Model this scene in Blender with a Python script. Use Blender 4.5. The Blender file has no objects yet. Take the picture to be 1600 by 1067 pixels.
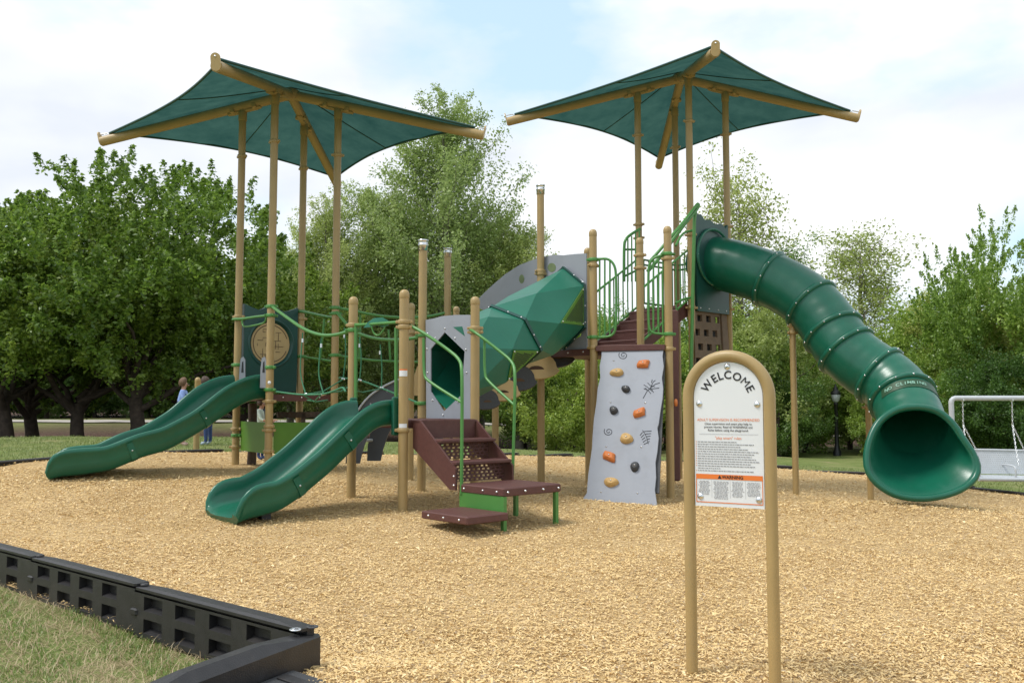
import bpy, math, random
import numpy as np
from mathutils import Vector, Matrix
random.seed(7); RNG = np.random.default_rng(7)
sc = bpy.context.scene
COL = sc.collection
# ------------------------------------------------------------------ camera, sky, sun, exposure
FPX, PITCH, CAMH = 1404.0, 0.0701, 1.6
cam = bpy.data.cameras.new('camera'); camo = bpy.data.objects.new('camera', cam); COL.objects.link(camo)
camo.location = (0, 0, CAMH); camo.rotation_euler = (math.pi/2 + PITCH, 0, 0)
cam.sensor_width = 36.0; cam.lens = 36.0*FPX/1600.0; cam.clip_start = 0.05; cam.clip_end = 3000
sc.camera = camo
SUN_EL, SUN_AZ = math.radians(60), math.radians(252)      # azimuth clockwise from +Y: from the left, a little behind the camera
sdir = Vector((math.sin(SUN_AZ)*math.cos(SUN_EL), math.cos(SUN_AZ)*math.cos(SUN_EL), math.sin(SUN_EL)))
sl = bpy.data.lights.new('sun', 'SUN'); sl.energy = 1.7; sl.angle = math.radians(17); sl.color = (1.0, 0.965, 0.91)
so = bpy.data.objects.new('sun', sl); COL.objects.link(so); so.rotation_euler = sdir.to_track_quat('Z', 'Y').to_euler()
world = bpy.data.worlds.new('World'); sc.world = world; world.use_nodes = True
wn, wl = world.node_tree.nodes, world.node_tree.links
wn.clear()
w_out = wn.new('ShaderNodeOutputWorld'); w_bg = wn.new('ShaderNodeBackground'); w_bg.inputs['Strength'].default_value = 0.12
w_sky = wn.new('ShaderNodeTexSky'); w_sky.sky_type = 'NISHITA'; w_sky.sun_disc = False
w_sky.sun_elevation = SUN_EL; w_sky.sun_rotation = SUN_AZ; w_sky.air_density = 1.0; w_sky.dust_density = 2.0
w_tc = wn.new('ShaderNodeTexCoord')
w_map = wn.new('ShaderNodeMapping'); w_map.inputs['Scale'].default_value = (1.0, 1.0, 2.2); w_map.inputs['Location'].default_value = (0.10, -2.30, 0.74)
w_n1 = wn.new('ShaderNodeTexNoise'); w_n1.inputs['Scale'].default_value = 2.6; w_n1.inputs['Detail'].default_value = 7; w_n1.inputs['Roughness'].default_value = 0.5
w_r1 = wn.new('ShaderNodeValToRGB'); w_r1.color_ramp.elements[0].position = 0.36; w_r1.color_ramp.elements[1].position = 0.50
w_n2 = wn.new('ShaderNodeTexNoise'); w_n2.inputs['Scale'].default_value = 3.4; w_n2.inputs['Detail'].default_value = 5; w_n2.inputs['Roughness'].default_value = 0.45
w_r2 = wn.new('ShaderNodeValToRGB')
w_r2.color_ramp.elements[0].position = 0.38; w_r2.color_ramp.elements[0].color = (4.2, 4.45, 4.85, 1)
w_r2.color_ramp.elements[1].position = 0.62; w_r2.color_ramp.elements[1].color = (5.75, 5.82, 5.9, 1)
w_blue = wn.new('ShaderNodeMixRGB'); w_blue.inputs['Fac'].default_value = 0.62; w_blue.inputs['Color2'].default_value = (4.0, 5.3, 6.1, 1)
w_mix = wn.new('ShaderNodeMixRGB')
wl.new(w_tc.outputs['Generated'], w_map.inputs['Vector'])
wl.new(w_map.outputs['Vector'], w_n1.inputs['Vector']); wl.new(w_map.outputs['Vector'], w_n2.inputs['Vector'])
wl.new(w_n1.outputs['Fac'], w_r1.inputs['Fac']); wl.new(w_n2.outputs['Fac'], w_r2.inputs['Fac'])
wl.new(w_sky.outputs['Color'], w_blue.inputs['Color1'])
wl.new(w_r1.outputs['Color'], w_mix.inputs['Fac']); wl.new(w_blue.outputs['Color'], w_mix.inputs['Color1']); wl.new(w_r2.outputs['Color'], w_mix.inputs['Color2'])
wl.new(w_mix.outputs['Color'], w_bg.inputs['Color']); wl.new(w_bg.outputs['Background'], w_out.inputs['Surface'])
vs = sc.view_settings; vs.view_transform = 'Standard'; vs.look = 'None'; vs.exposure = 0.78; vs.gamma = 1.0; vs.use_curve_mapping = False
sc.render.engine = 'CYCLES'; sc.cycles.max_bounces = 6; sc.cycles.transparent_max_bounces = 6
# ------------------------------------------------------------------ helpers
def W(px, py, d):
    """point at depth d (metres along +Y) seen at a place of the 1600 x 1067 photograph"""
    xc = (px-800)/FPX; yc = (533.5-py)/FPX
    t = d/(math.cos(PITCH)-yc*math.sin(PITCH))
    return Vector((xc*t, d, CAMH+t*(math.sin(PITCH)+yc*math.cos(PITCH))))
def WP(pts, d0, d1):
    n = len(pts)-1; x0, x1 = pts[0][0], pts[-1][0]
    out = []
    for i, (x, y) in enumerate(pts):
        t = (x-x0)/(x1-x0) if abs(x1-x0) > 8 else i/max(n, 1)
        out.append(W(x, y, d0+(d1-d0)*t))
    return out
def onplane(px, py, p0, n):
    a = Vector((0, 0, CAMH)); d = W(px, py, 1.0)-a
    return a + d*((Vector(p0)-a).dot(n)/d.dot(n))
def sstep(a, b, x):
    t = np.clip((x-a)/(b-a), 0, 1); return t*t*(3-2*t)
def gz(x, y):
    s = np.clip((y-5.5)/9.0, 0, 1); s = s*s*(1.5-0.5*s)*0.55+s*0.45
    b = s*np.clip(0.29-0.055*x, -0.36, 0.66)
    lf = 1-sstep(2, 9, x)
    b = b + lf*(-1.15*sstep(27, 37, y)+1.15*sstep(38, 66, y)) - (1-lf)*0.28*sstep(22, 46, y)
    b = b + 0.15*np.exp(-((x-6.1)**2+(y-13.3)**2)/2.6)
    b = b + 0.15*np.exp(-((x+0.75)**2+(y-4.75)**2)/0.7)
    b = b + 0.012*np.sin(x*3.3+0.7*y)*np.sin(y*2.7-0.4*x)
    return b + 0.012*np.sin(x*1.7+y*0.9)+0.01*np.sin(x*0.8-y*2.1)
def V(*a): return Vector(a)
class MB:
    def __init__(s): s.v = []; s.f = []; s.s = []
    def add(s, vs, fs, smooth=False):
        o = len(s.v); s.v += [tuple(p) for p in vs]
        for f in fs: s.f.append([o+i for i in f]); s.s.append(smooth)
        return s
    def box(s, c, size, ux=V(1,0,0), uy=V(0,1,0), uz=None, bev=0.0):
        ux = Vector(ux).normalized(); uy = Vector(uy).normalized(); uz = uz or ux.cross(uy)
        c = Vector(c); a, b, h = size[0]/2, size[1]/2, size[2]/2
        if bev <= 0:
            vs = [c+ux*(a*i)+uy*(b*j)+uz*(h*k) for k in (-1,1) for j in (-1,1) for i in (-1,1)]
            s.add(vs, [(0,2,3,1),(4,5,7,6),(0,1,5,4),(2,6,7,3),(0,4,6,2),(1,3,7,5)])
        else:
            ring = [(-a+bev,-b),(a-bev,-b),(a,-b+bev),(a,b-bev),(a-bev,b),(-a+bev,b),(-a,b-bev),(-a,-b+bev)]
            lv = [(-h,1-bev/min(a,b)),(-h+bev,1),(h-bev,1),(h,1-bev/min(a,b))]
            vs = [c+ux*(x*k)+uy*(y*k)+uz*z for z,k in lv for x,y in ring]
            fs = [(l*8+i, l*8+(i+1)%8, l*8+8+(i+1)%8, l*8+8+i) for l in range(3) for i in range(8)]
            fs += [tuple(range(7,-1,-1)), tuple(range(24,32))]
            s.add(vs, fs)
        return s
    def tube(s, pts, r, seg=10, caps=True, closed=False):
        pts = [Vector(p) for p in pts]; n = len(pts)
        rs = r if isinstance(r, (list, tuple)) else [r]*n
        tang = []
        for i in range(n):
            if closed: t = pts[(i+1)%n]-pts[i-1]
            else: t = pts[min(i+1, n-1)]-pts[max(i-1, 0)]
            tang.append(t.normalized())
        up = V(0,0,1) if abs(tang[0].z) < 0.9 else V(1,0,0)
        a = tang[0].cross(up).normalized(); vs = []
        for i in range(n):
            a = (a - tang[i]*a.dot(tang[i])).normalized(); b = tang[i].cross(a)
            for k in range(seg):
                q = 2*math.pi*k/seg; vs.append(pts[i]+(a*math.cos(q)+b*math.sin(q))*rs[i])
        m = n if closed else n-1
        fs = [(i*seg+k, i*seg+(k+1)%seg, ((i+1)%n)*seg+(k+1)%seg, ((i+1)%n)*seg+k) for i in range(m) for k in range(seg)]
        s.add(vs, fs, True)
        if caps and not closed:
            s.add(vs[:seg], [tuple(range(seg-1,-1,-1))]); s.add(vs[-seg:], [tuple(range(seg))])
        return s
    def loft(s, rings, smooth=True, closed=True, cap0=False, cap1=False):
        m = len(rings[0]); vs = [p for r in rings for p in r]
        k = m if closed else m-1
        s.add(vs, [(i*m+j, i*m+(j+1)%m, (i+1)*m+(j+1)%m, (i+1)*m+j) for i in range(len(rings)-1) for j in range(k)], smooth)
        if cap0: s.add(rings[0], [tuple(range(m-1,-1,-1))])
        if cap1: s.add(rings[-1], [tuple(range(m))])
        return s
    def prism(s, poly, nrm, th):
        """extrude a planar 3-D polygon by th along nrm (poly is the front face)"""
        n = len(poly); nrm = Vector(nrm).normalized(); a = [Vector(p) for p in poly]; b = [p-nrm*th for p in a]
        s.add(a+b, [tuple(range(n)), tuple(range(2*n-1, n-1, -1))]+[(i, n+i, n+(i+1)%n, (i+1)%n) for i in range(n)])
        return s
    def lathe(s, c, prof, seg=14, ax=V(0,0,1)):
        c = Vector(c); ax = Vector(ax).normalized(); u = ax.orthogonal().normalized(); w = ax.cross(u)
        rings = [[c+ax*z+(u*math.cos(2*math.pi*k/seg)+w*math.sin(2*math.pi*k/seg))*max(r,1e-4) for k in range(seg)] for r, z in prof]
        return s.loft(rings, True, True, True, True)
    def mesh(s, name):
        me = bpy.data.meshes.new(name); me.from_pydata(s.v, [], s.f); me.validate()
        if len(me.polygons) == len(s.s): me.polygons.foreach_set('use_smooth', s.s)
        me.update(); return me
def link(name, me, mat, parent=None, loc=None, rotz=0.0):
    o = bpy.data.objects.new(name, me); COL.objects.link(o)
    if mat and me and not me.materials: me.materials.append(mat)
    if loc is not None: o.location = loc; o.rotation_euler = (0, 0, rotz)
    if parent is not None:
        o.parent = parent
        p = parent; inv = Matrix.Identity(4)
        while p is not None:
            inv = inv @ Matrix.Identity(4); p = p.parent
        o.matrix_parent_inverse = WORLD[parent.name].inverted()
    WORLD[o.name] = Matrix.LocRotScale(o.location, o.rotation_euler, o.scale)
    return o
WORLD = {}
def part(name, mb, mat, parent, label=None):
    o = link(name, mb.mesh(name), mat, parent)
    if label: o['label'] = label
    return o
def tag(o, label=None, cat=None, group=None, kind=None):
    if label: o['label'] = label
    if cat: o['category'] = cat
    if group: o['group'] = group
    if kind: o['kind'] = kind
    return o
def empty(name, loc, label, cat, group=None):
    o = link(name, None, None, None, loc); return tag(o, label, cat, group)
def text_mesh(s, size, bold=0.0, align='CENTER'):
    cu = bpy.data.curves.new('lettering', 'FONT'); cu.body = s; cu.size = size; cu.align_x = align; cu.offset = bold; cu.resolution_u = 3
    o = bpy.data.objects.new('lettering', cu); COL.objects.link(o)
    me = bpy.data.meshes.new_from_object(o.evaluated_get(bpy.context.evaluated_depsgraph_get()))
    vs = [v.co.copy() for v in me.vertices]; fs = [tuple(p.vertices) for p in me.polygons]
    bpy.data.objects.remove(o); bpy.data.curves.remove(cu); bpy.data.meshes.remove(me)
    return vs, fs
# ------------------------------------------------------------------ materials
MATS = {}
def mat(name, col, rough=0.5, var=0.12, scale=6.0, bump=0.0, bscale=60.0, metal=0.0, spec=0.5, dirt=None):
    m = bpy.data.materials.new(name); m.use_nodes = True; MATS[name] = m
    n, l = m.node_tree.nodes, m.node_tree.links; b = n['Principled BSDF']
    b.inputs['Roughness'].default_value = rough; b.inputs['Metallic'].default_value = metal; b.inputs['Specular IOR Level'].default_value = spec
    g = n.new('ShaderNodeNewGeometry'); t = n.new('ShaderNodeTexNoise'); t.inputs['Scale'].default_value = scale; t.inputs['Detail'].default_value = 6
    l.new(g.outputs['Position'], t.inputs['Vector'])
    r = n.new('ShaderNodeValToRGB'); c = np.array(col)
    r.color_ramp.elements[0].position = 0.3; r.color_ramp.elements[0].color = (*np.clip(c*(1-var), 0, 1), 1)
    r.color_ramp.elements[1].position = 0.7; r.color_ramp.elements[1].color = (*np.clip(c*(1+var), 0, 1), 1)
    l.new(t.outputs['Fac'], r.inputs['Fac']); src = r.outputs['Color']
    if dirt:
        t2 = n.new('ShaderNodeTexNoise'); t2.inputs['Scale'].default_value = 2.3; t2.inputs['Detail'].default_value = 9; t2.inputs['Roughness'].default_value = 0.7
        l.new(g.outputs['Position'], t2.inputs['Vector'])
        r2 = n.new('ShaderNodeValToRGB'); r2.color_ramp.elements[0].position = 0.52; r2.color_ramp.elements[1].position = 0.75
        r2.color_ramp.elements[1].color = (dirt[3],)*3+(1,)
        l.new(t2.outputs['Fac'], r2.inputs['Fac'])
        mx = n.new('ShaderNodeMixRGB'); mx.inputs['Color2'].default_value = (*dirt[:3], 1)
        l.new(r2.outputs['Color'], mx.inputs['Fac']); l.new(src, mx.inputs['Color1']); src = mx.outputs['Color']
        rr = n.new('ShaderNodeMapRange'); rr.inputs['To Min'].default_value = rough; rr.inputs['To Max'].default_value = min(1, rough+0.2)
        l.new(r2.outputs['Color'], rr.inputs['Value']); l.new(rr.outputs['Result'], b.inputs['Roughness'])
    l.new(src, b.inputs['Base Color'])
    if bump > 0:
        t3 = n.new('ShaderNodeTexNoise'); t3.inputs['Scale'].default_value = bscale; t3.inputs['Detail'].default_value = 4
        l.new(g.outputs['Position'], t3.inputs['Vector'])
        bp = n.new('ShaderNodeBump'); bp.inputs['Strength'].default_value = bump; bp.inputs['Distance'].default_value = 0.02
        l.new(t3.outputs['Fac'], bp.inputs['Height']); l.new(bp.outputs['Normal'], b.inputs['Normal'])
    return m
def leafmat(name, c0, c1, trans=0.35, vary=False):
    m = bpy.data.materials.new(name); m.use_nodes = True; MATS[name] = m
    n, l = m.node_tree.nodes, m.node_tree.links; n.clear()
    o = n.new('ShaderNodeOutputMaterial'); g = n.new('ShaderNodeNewGeometry'); r = n.new('ShaderNodeValToRGB')
    r.color_ramp.elements[0].color = (*c0, 1); r.color_ramp.elements[1].color = (*c1, 1)
    l.new(g.outputs['Random Per Island'], r.inputs['Fac'])
    d = n.new('ShaderNodeBsdfDiffuse'); t = n.new('ShaderNodeBsdfTranslucent'); gl = n.new('ShaderNodeBsdfGlossy'); gl.inputs['Roughness'].default_value = 0.45
    m1 = n.new('ShaderNodeMixShader'); m1.inputs['Fac'].default_value = trans; m2 = n.new('ShaderNodeMixShader'); m2.inputs['Fac'].default_value = 0.04
    src = r.outputs['Color']
    if vary:                                                     # each tree has a leaf colour slightly its own
        oi = n.new('ShaderNodeObjectInfo'); hs = n.new('ShaderNodeHueSaturation'); a = n.new('ShaderNodeMapRange'); b = n.new('ShaderNodeMapRange')
        a.inputs['To Min'].default_value = 0.475; a.inputs['To Max'].default_value = 0.512; b.inputs['To Min'].default_value = 1.22; b.inputs['To Max'].default_value = 0.82
        l.new(oi.outputs['Random'], a.inputs['Value']); l.new(oi.outputs['Random'], b.inputs['Value'])
        l.new(a.outputs['Result'], hs.inputs['Hue']); l.new(b.outputs['Result'], hs.inputs['Value']); l.new(src, hs.inputs['Color']); src = hs.outputs['Color']
    l.new(src, d.inputs['Color']); l.new(src, t.inputs['Color'])
    l.new(d.outputs['BSDF'], m1.inputs[1]); l.new(t.outputs['BSDF'], m1.inputs[2])
    l.new(m1.outputs['Shader'], m2.inputs[1]); l.new(gl.outputs['BSDF'], m2.inputs[2]); l.new(m2.outputs['Shader'], o.inputs['Surface'])
    return m
TAN = mat('tan_paint', (0.375, 0.262, 0.108), 0.42, 0.07, 3, dirt=(0.34, 0.265, 0.145, 0.55))
TANP = mat('tan_plastic', (0.50, 0.36, 0.17), 0.5, 0.06, 8)
GRN = mat('green_pipe_paint', (0.07, 0.23, 0.05), 0.38, 0.06, 5)
SLIDE = mat('slide_green_plastic', (0.006, 0.108, 0.062), 0.30, 0.12, 2.0, 0.04, 40, dirt=(0.025, 0.135, 0.092, 0.5))
DKGRN = mat('dark_green_plastic', (0.009, 0.062, 0.05), 0.36, 0.1, 3, dirt=(0.02, 0.08, 0.065, 0.4))
GEM = mat('gem_green_plastic', (0.009, 0.135, 0.082), 0.42, 0.08, 2, dirt=(0.03, 0.15, 0.11, 0.35))
LIME = mat('lime_panel_plastic', (0.085, 0.21, 0.022), 0.5, 0.08, 5)
BRN = mat('brown_coated_steel', (0.098, 0.036, 0.030), 0.55, 0.1, 20, 0.25, 160, dirt=(0.15, 0.085, 0.065, 0.4))
GRY = mat('grey_board_plastic', (0.285, 0.305, 0.345), 0.5, 0.03, 3, dirt=(0.22, 0.23, 0.25, 0.5))
DGRY = mat('dark_grey_plastic', (0.075, 0.085, 0.10), 0.5, 0.08, 5)
STEEL = mat('bright_steel', (0.72, 0.73, 0.74), 0.28, 0.05, 10, metal=1.0)
GALV = mat('grey_frame_paint', (0.50, 0.53, 0.56), 0.45, 0.05, 8)
ORG = mat('orange_plastic', (0.58, 0.17, 0.035), 0.5, 0.08, 30, 0.3, 90)
OCH = mat('ochre_plastic', (0.52, 0.33, 0.12), 0.5, 0.1, 25, 0.3, 90)
CHAR = mat('charcoal_plastic', (0.045, 0.047, 0.05), 0.55, 0.1, 30, 0.3, 90)
INK = mat('black_ink', (0.015, 0.015, 0.018), 0.6, 0.0)
GINK = mat('grey_ink', (0.22, 0.22, 0.24), 0.6, 0.0)
OINK = mat('orange_ink', (0.75, 0.19, 0.03), 0.5, 0.0)
WHT = mat('white_sign_sheet', (0.72, 0.74, 0.76), 0.35, 0.02, 2)
BLKP = mat('black_border_plastic', (0.022, 0.021, 0.022), 0.42, 0.2, 12, 0.15, 120, dirt=(0.10, 0.085, 0.07, 0.35))
ROPE = mat('green_rope', (0.045, 0.20, 0.10), 0.7, 0.1, 40)
BARK = mat('tree_bark', (0.075, 0.055, 0.042), 0.95, 0.35, 6, 0.8, 14)
PBARK = mat('pale_bark', (0.20, 0.18, 0.15), 0.95, 0.3, 5, 0.6, 14)
PALE = mat('pale_letter', (0.22, 0.42, 0.32), 0.5, 0.0)
# shade cloth: partly translucent
def shade_cloth():
    m = bpy.data.materials.new('shade_cloth'); m.use_nodes = True
    n, l = m.node_tree.nodes, m.node_tree.links; n.clear()
    o = n.new('ShaderNodeOutputMaterial'); d = n.new('ShaderNodeBsdfDiffuse'); t = n.new('ShaderNodeBsdfTranslucent'); mx = n.new('ShaderNodeMixShader')
    g = n.new('ShaderNodeNewGeometry'); ns = n.new('ShaderNodeTexNoise'); ns.inputs['Scale'].default_value = 2.2; ns.inputs['Detail'].default_value = 8; ns.inputs['Roughness'].default_value = 0.65
    l.new(g.outputs['Position'], ns.inputs['Vector'])
    r = n.new('ShaderNodeValToRGB'); r.color_ramp.elements[0].position = 0.3; r.color_ramp.elements[1].position = 0.7
    r.color_ramp.elements[0].color = (0.012, 0.040, 0.038, 1); r.color_ramp.elements[1].color = (0.026, 0.066, 0.060, 1)
    l.new(ns.outputs['Fac'], r.inputs['Fac'])
    v = n.new('ShaderNodeTexNoise'); v.inputs['Scale'].default_value = 420; v.inputs['Detail'].default_value = 1
    l.new(g.outputs['Position'], v.inputs['Vector'])
    bp = n.new('ShaderNodeBump'); bp.inputs['Strength'].default_value = 0.25; bp.inputs['Distance'].default_value = 0.01
    l.new(v.outputs['Fac'], bp.inputs['Height'])
    tc = n.new('ShaderNodeMixRGB'); tc.blend_type = 'MULTIPLY'; tc.inputs['Fac'].default_value = 1; tc.inputs['Color2'].default_value = (3.2, 3.0, 2.8, 1)
    l.new(r.outputs['Color'], tc.inputs['Color1'])
    l.new(r.outputs['Color'], d.inputs['Color']); l.new(tc.outputs['Color'], t.inputs['Color']); l.new(bp.outputs['Normal'], d.inputs['Normal'])
    mx.inputs['Fac'].default_value = 0.33
    l.new(d.outputs['BSDF'], mx.inputs[1]); l.new(t.outputs['BSDF'], mx.inputs[2]); l.new(mx.outputs['Shader'], o.inputs['Surface'])
    return m
CLOTH = shade_cloth()
def ground_mat():
    m = bpy.data.materials.new('grass_ground'); m.use_nodes = True
    n, l = m.node_tree.nodes, m.node_tree.links; b = n['Principled BSDF']; b.inputs['Roughness'].default_value = 0.95; b.inputs['Specular IOR Level'].default_value = 0.1
    g = n.new('ShaderNodeNewGeometry'); a = n.new('ShaderNodeAttribute'); a.attribute_name = 'soil'
    t = n.new('ShaderNodeTexNoise'); t.inputs['Scale'].default_value = 1.1; t.inputs['Detail'].default_value = 10; t.inputs['Roughness'].default_value = 0.7
    l.new(g.outputs['Position'], t.inputs['Vector'])
    r = n.new('ShaderNodeValToRGB'); e = r.color_ramp.elements
    e[0].position = 0.34; e[0].color = (0.12, 0.165, 0.045, 1); e[1].position = 0.70; e[1].color = (0.29, 0.26, 0.13, 1)
    q = e.new(0.5); q.color = (0.18, 0.22, 0.070, 1)
    l.new(t.outputs['Fac'], r.inputs['Fac'])
    t2 = n.new('ShaderNodeTexNoise'); t2.inputs['Scale'].default_value = 7; t2.inputs['Detail'].default_value = 8
    l.new(g.outputs['Position'], t2.inputs['Vector'])
    r2 = n.new('ShaderNodeValToRGB'); r2.color_ramp.elements[0].position = 0.3; r2.color_ramp.elements[0].color = (0.045, 0.030, 0.022, 1)
    r2.color_ramp.elements[1].position = 0.7; r2.color_ramp.elements[1].color = (0.13, 0.080, 0.058, 1)
    l.new(t2.outputs['Fac'], r2.inputs['Fac'])
    mx = n.new('ShaderNodeMixRGB'); l.new(a.outputs['Fac'], mx.inputs['Fac']); l.new(r.outputs['Color'], mx.inputs['Color1']); l.new(r2.outputs['Color'], mx.inputs['Color2'])
    l.new(mx.outputs['Color'], b.inputs['Base Color'])
    t3 = n.new('ShaderNodeTexNoise'); t3.inputs['Scale'].default_value = 45; t3.inputs['Detail'].default_value = 5
    l.new(g.outputs['Position'], t3.inputs['Vector'])
    bp = n.new('ShaderNodeBump'); bp.inputs['Strength'].default_value = 0.8; bp.inputs['Distance'].default_value = 0.05
    l.new(t3.outputs['Fac'], bp.inputs['Height']); l.new(bp.outputs['Normal'], b.inputs['Normal'])
    return m
def mulch_mat():
    m = bpy.data.materials.new('wood_mulch'); m.use_nodes = True
    n, l = m.node_tree.nodes, m.node_tree.links; b = n['Principled BSDF']; b.inputs['Roughness'].default_value = 0.9; b.inputs['Specular IOR Level'].default_value = 0.15
    g = n.new('ShaderNodeNewGeometry'); v = n.new('ShaderNodeTexVoronoi'); v.inputs['Scale'].default_value = 38
    t = n.new('ShaderNodeTexNoise'); t.inputs['Scale'].default_value = 60; t.inputs['Detail'].default_value = 4
    mp = n.new('ShaderNodeMapping'); mp.inputs['Scale'].default_value = (1.0, 1.5, 1.0)
    l.new(g.outputs['Position'], mp.inputs['Vector']); l.new(mp.outputs['Vector'], v.inputs['Vector']); l.new(g.outputs['Position'], t.inputs['Vector'])
    r = n.new('ShaderNodeValToRGB'); e = r.color_ramp.elements
    e[0].position = 0.0; e[0].color = (0.42, 0.27, 0.13, 1); e[1].position = 1.0; e[1].color = (0.76, 0.56, 0.32, 1); q = e.new(0.4); q.color = (0.65, 0.455, 0.205, 1)
    sp = n.new('ShaderNodeSeparateColor'); l.new(v.outputs['Color'], sp.inputs['Color']); l.new(sp.outputs['Red'], r.inputs['Fac'])
    t4 = n.new('ShaderNodeTexNoise'); t4.inputs['Scale'].default_value = 0.9; t4.inputs['Detail'].default_value = 6; l.new(g.outputs['Position'], t4.inputs['Vector'])
    r4 = n.new('ShaderNodeValToRGB'); r4.color_ramp.elements[0].position = 0.3; r4.color_ramp.elements[0].color = (0.84, 0.80, 0.74, 1); r4.color_ramp.elements[1].position = 0.65
    l.new(t4.outputs['Fac'], r4.inputs['Fac'])
    mx = n.new('ShaderNodeMixRGB'); mx.blend_type = 'MULTIPLY'; mx.inputs['Fac'].default_value = 1
    l.new(r.outputs['Color'], mx.inputs['Color1']); l.new(r4.outputs['Color'], mx.inputs['Color2']); l.new(mx.outputs['Color'], b.inputs['Base Color'])
    ad = n.new('ShaderNodeMath'); ad.operation = 'ADD'; l.new(v.outputs['Distance'], ad.inputs[0]); l.new(t.outputs['Fac'], ad.inputs[1])
    bp = n.new('ShaderNodeBump'); bp.inputs['Strength'].default_value = 0.9; bp.inputs['Distance'].default_value = 0.03
    l.new(ad.outputs['Value'], bp.inputs['Height']); l.new(bp.outputs['Normal'], b.inputs['Normal'])
    return m
# ------------------------------------------------------------------ the ground
def grid_axis(lo, hi, fine_lo, fine_hi, step, grow=1.25):
    a = list(np.arange(fine_lo, fine_hi, step)); s = step; x = a[-1]
    while x < hi: s *= grow; x += s; a.append(x)
    s = step; x = a[0]; b = []
    while x > lo: s *= grow; x -= s; b.append(x)
    return np.array(b[::-1]+a)
gx = grid_axis(-600, 600, -14, 14, 0.35); gy = grid_axis(-60, 900, 2, 32, 0.35)
X, Y = np.meshgrid(gx, gy); Z = gz(X, Y)-0.03
nv, nh = X.shape
me = bpy.data.meshes.new('ground')
idx = np.arange(nv*nh).reshape(nv, nh)
F = np.stack([idx[:-1,:-1], idx[:-1,1:], idx[1:,1:], idx[1:,:-1]], -1).reshape(-1, 4)
me.from_pydata(np.stack([X, Y, Z], -1).reshape(-1, 3).tolist(), [], F.tolist())
att = me.attributes.new('soil', 'FLOAT', 'POINT')
wob = 1.5*np.sin(X*0.31)+1.2*np.sin(X*0.13+1)
soil = (1-sstep(3, 9, X))*sstep(28.5+wob*.3, 31+wob*.3, Y)*(1-0.75*sstep(50, 58, Y+wob)*(1-sstep(62, 70, Y)))
soil = np.maximum(soil, sstep(44, 50, Y)*sstep(2, 9, X))
att.data.foreach_set('value', soil.reshape(-1).astype(np.float32))
me.polygons.foreach_set('use_smooth', [True]*len(me.polygons))
tag(link('ground', me, ground_mat()), 'green lawn and leaf-strewn ground around the playground', 'ground', kind='structure')
# mulch bed
BED = [(-1.28,5.28),(-2.63,6.37),(-3.93,7.45),(-5.25,8.55),(-7.1,10.9),(-8.1,14.0),(-7.2,17.6),(-4.5,20.2),(-2.6,21.1),(1.8,24.6),(6.0,25.0),(9.3,23.4),(10.75,19.2),(12.2,14.5),(12.6,8.0),(11,2.0),(-1.0,1.2),(-2.0,3.2)]
def inbed(x, y):
    c = np.zeros(np.shape(x), bool); n = len(BED)
    for i in range(n):
        (x1, y1), (x2, y2) = BED[i], BED[(i+1)%n]
        k = ((y1 > y) != (y2 > y)) & (x < (x2-x1)*(y-y1)/((y2-y1) if y2 != y1 else 1e-9)+x1)
        c ^= k
    return c
import bmesh
bm = bmesh.new()
bm.faces.new([bm.verts.new((x, y, 0)) for x, y in BED])
for ax, lo, hi in (((1,0,0), -9, 13), ((0,1,0), 1, 26)):
    for c in np.arange(lo, hi, 0.4):
        bmesh.ops.bisect_plane(bm, geom=bm.verts[:]+bm.edges[:]+bm.faces[:], plane_co=(c if ax[0] else 0, c if ax[1] else 0, 0), plane_no=ax)
for v in bm.verts: v.co.z = float(gz(v.co.x, v.co.y))
me = bpy.data.meshes.new('mulch_bed'); bm.to_mesh(me); bm.free()
me.polygons.foreach_set('use_smooth', [True]*len(me.polygons))
tag(link('mulch_bed', me, mulch_mat()), 'golden wood chip bed under the play structure', 'ground', kind='structure')
# loose chips lying on the bed
def chips():
    out = []
    for y0, y1, dens in ((3.9, 6.5, 3600), (6.5, 9.5, 2000), (9.5, 14, 800), (14, 25, 170)):
        A = (y1-y0)*1.26*y1; n = int(A*dens)
        x = RNG.uniform(-0.63*y1, 0.63*y1, n); y = RNG.uniform(y0, y1, n)
        k = inbed(x, y) & (np.abs(x) < 0.62*y+0.3); out.append(np.stack([x[k], y[k]], -1))
    p = np.concatenate(out); n = len(p)
    L = RNG.gamma(2.4, 0.0074, n)+0.005; Wd = RNG.uniform(0.002, 0.0062, n)*RNG.choice([1,1,1,1.5], n); far = np.clip(p[:,1]/9, 1, 1.9); L *= far**0.6; Wd *= far
    yaw = RNG.uniform(0, math.pi, n); tilt = RNG.normal(0, 0.2, n); roll = RNG.normal(0, 0.38, n)
    a = np.stack([np.cos(yaw)*np.cos(tilt), np.sin(yaw)*np.cos(tilt), np.sin(tilt)], -1)
    b0 = np.stack([-np.sin(yaw), np.cos(yaw), np.zeros(n)], -1); up = np.cross(a, b0)
    b = b0*np.cos(roll)[:,None]+up*np.sin(roll)[:,None]
    z = gz(p[:,0], p[:,1])+0.004+RNG.uniform(0, 0.011, n)+np.abs(np.sin(tilt))*L*0.5
    c = np.stack([p[:,0], p[:,1], z], -1); L = L[:,None]; Wd = Wd[:,None]
    bend = up*(L*0.12)
    v = np.stack([c-a*L*.5-b*Wd*.6, c-a*L*.5+b*Wd*.3, c+b*Wd+bend, c-b*Wd+bend, c+a*L*.5+b*Wd*.6, c+a*L*.5-b*Wd*.4], 1).reshape(-1, 3)
    i = np.arange(n)[:,None]*6
    f = np.concatenate([i+np.array([[0,3,2,1]]), i+np.array([[3,5,4,2]])], 0)
    return v, f
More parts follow.
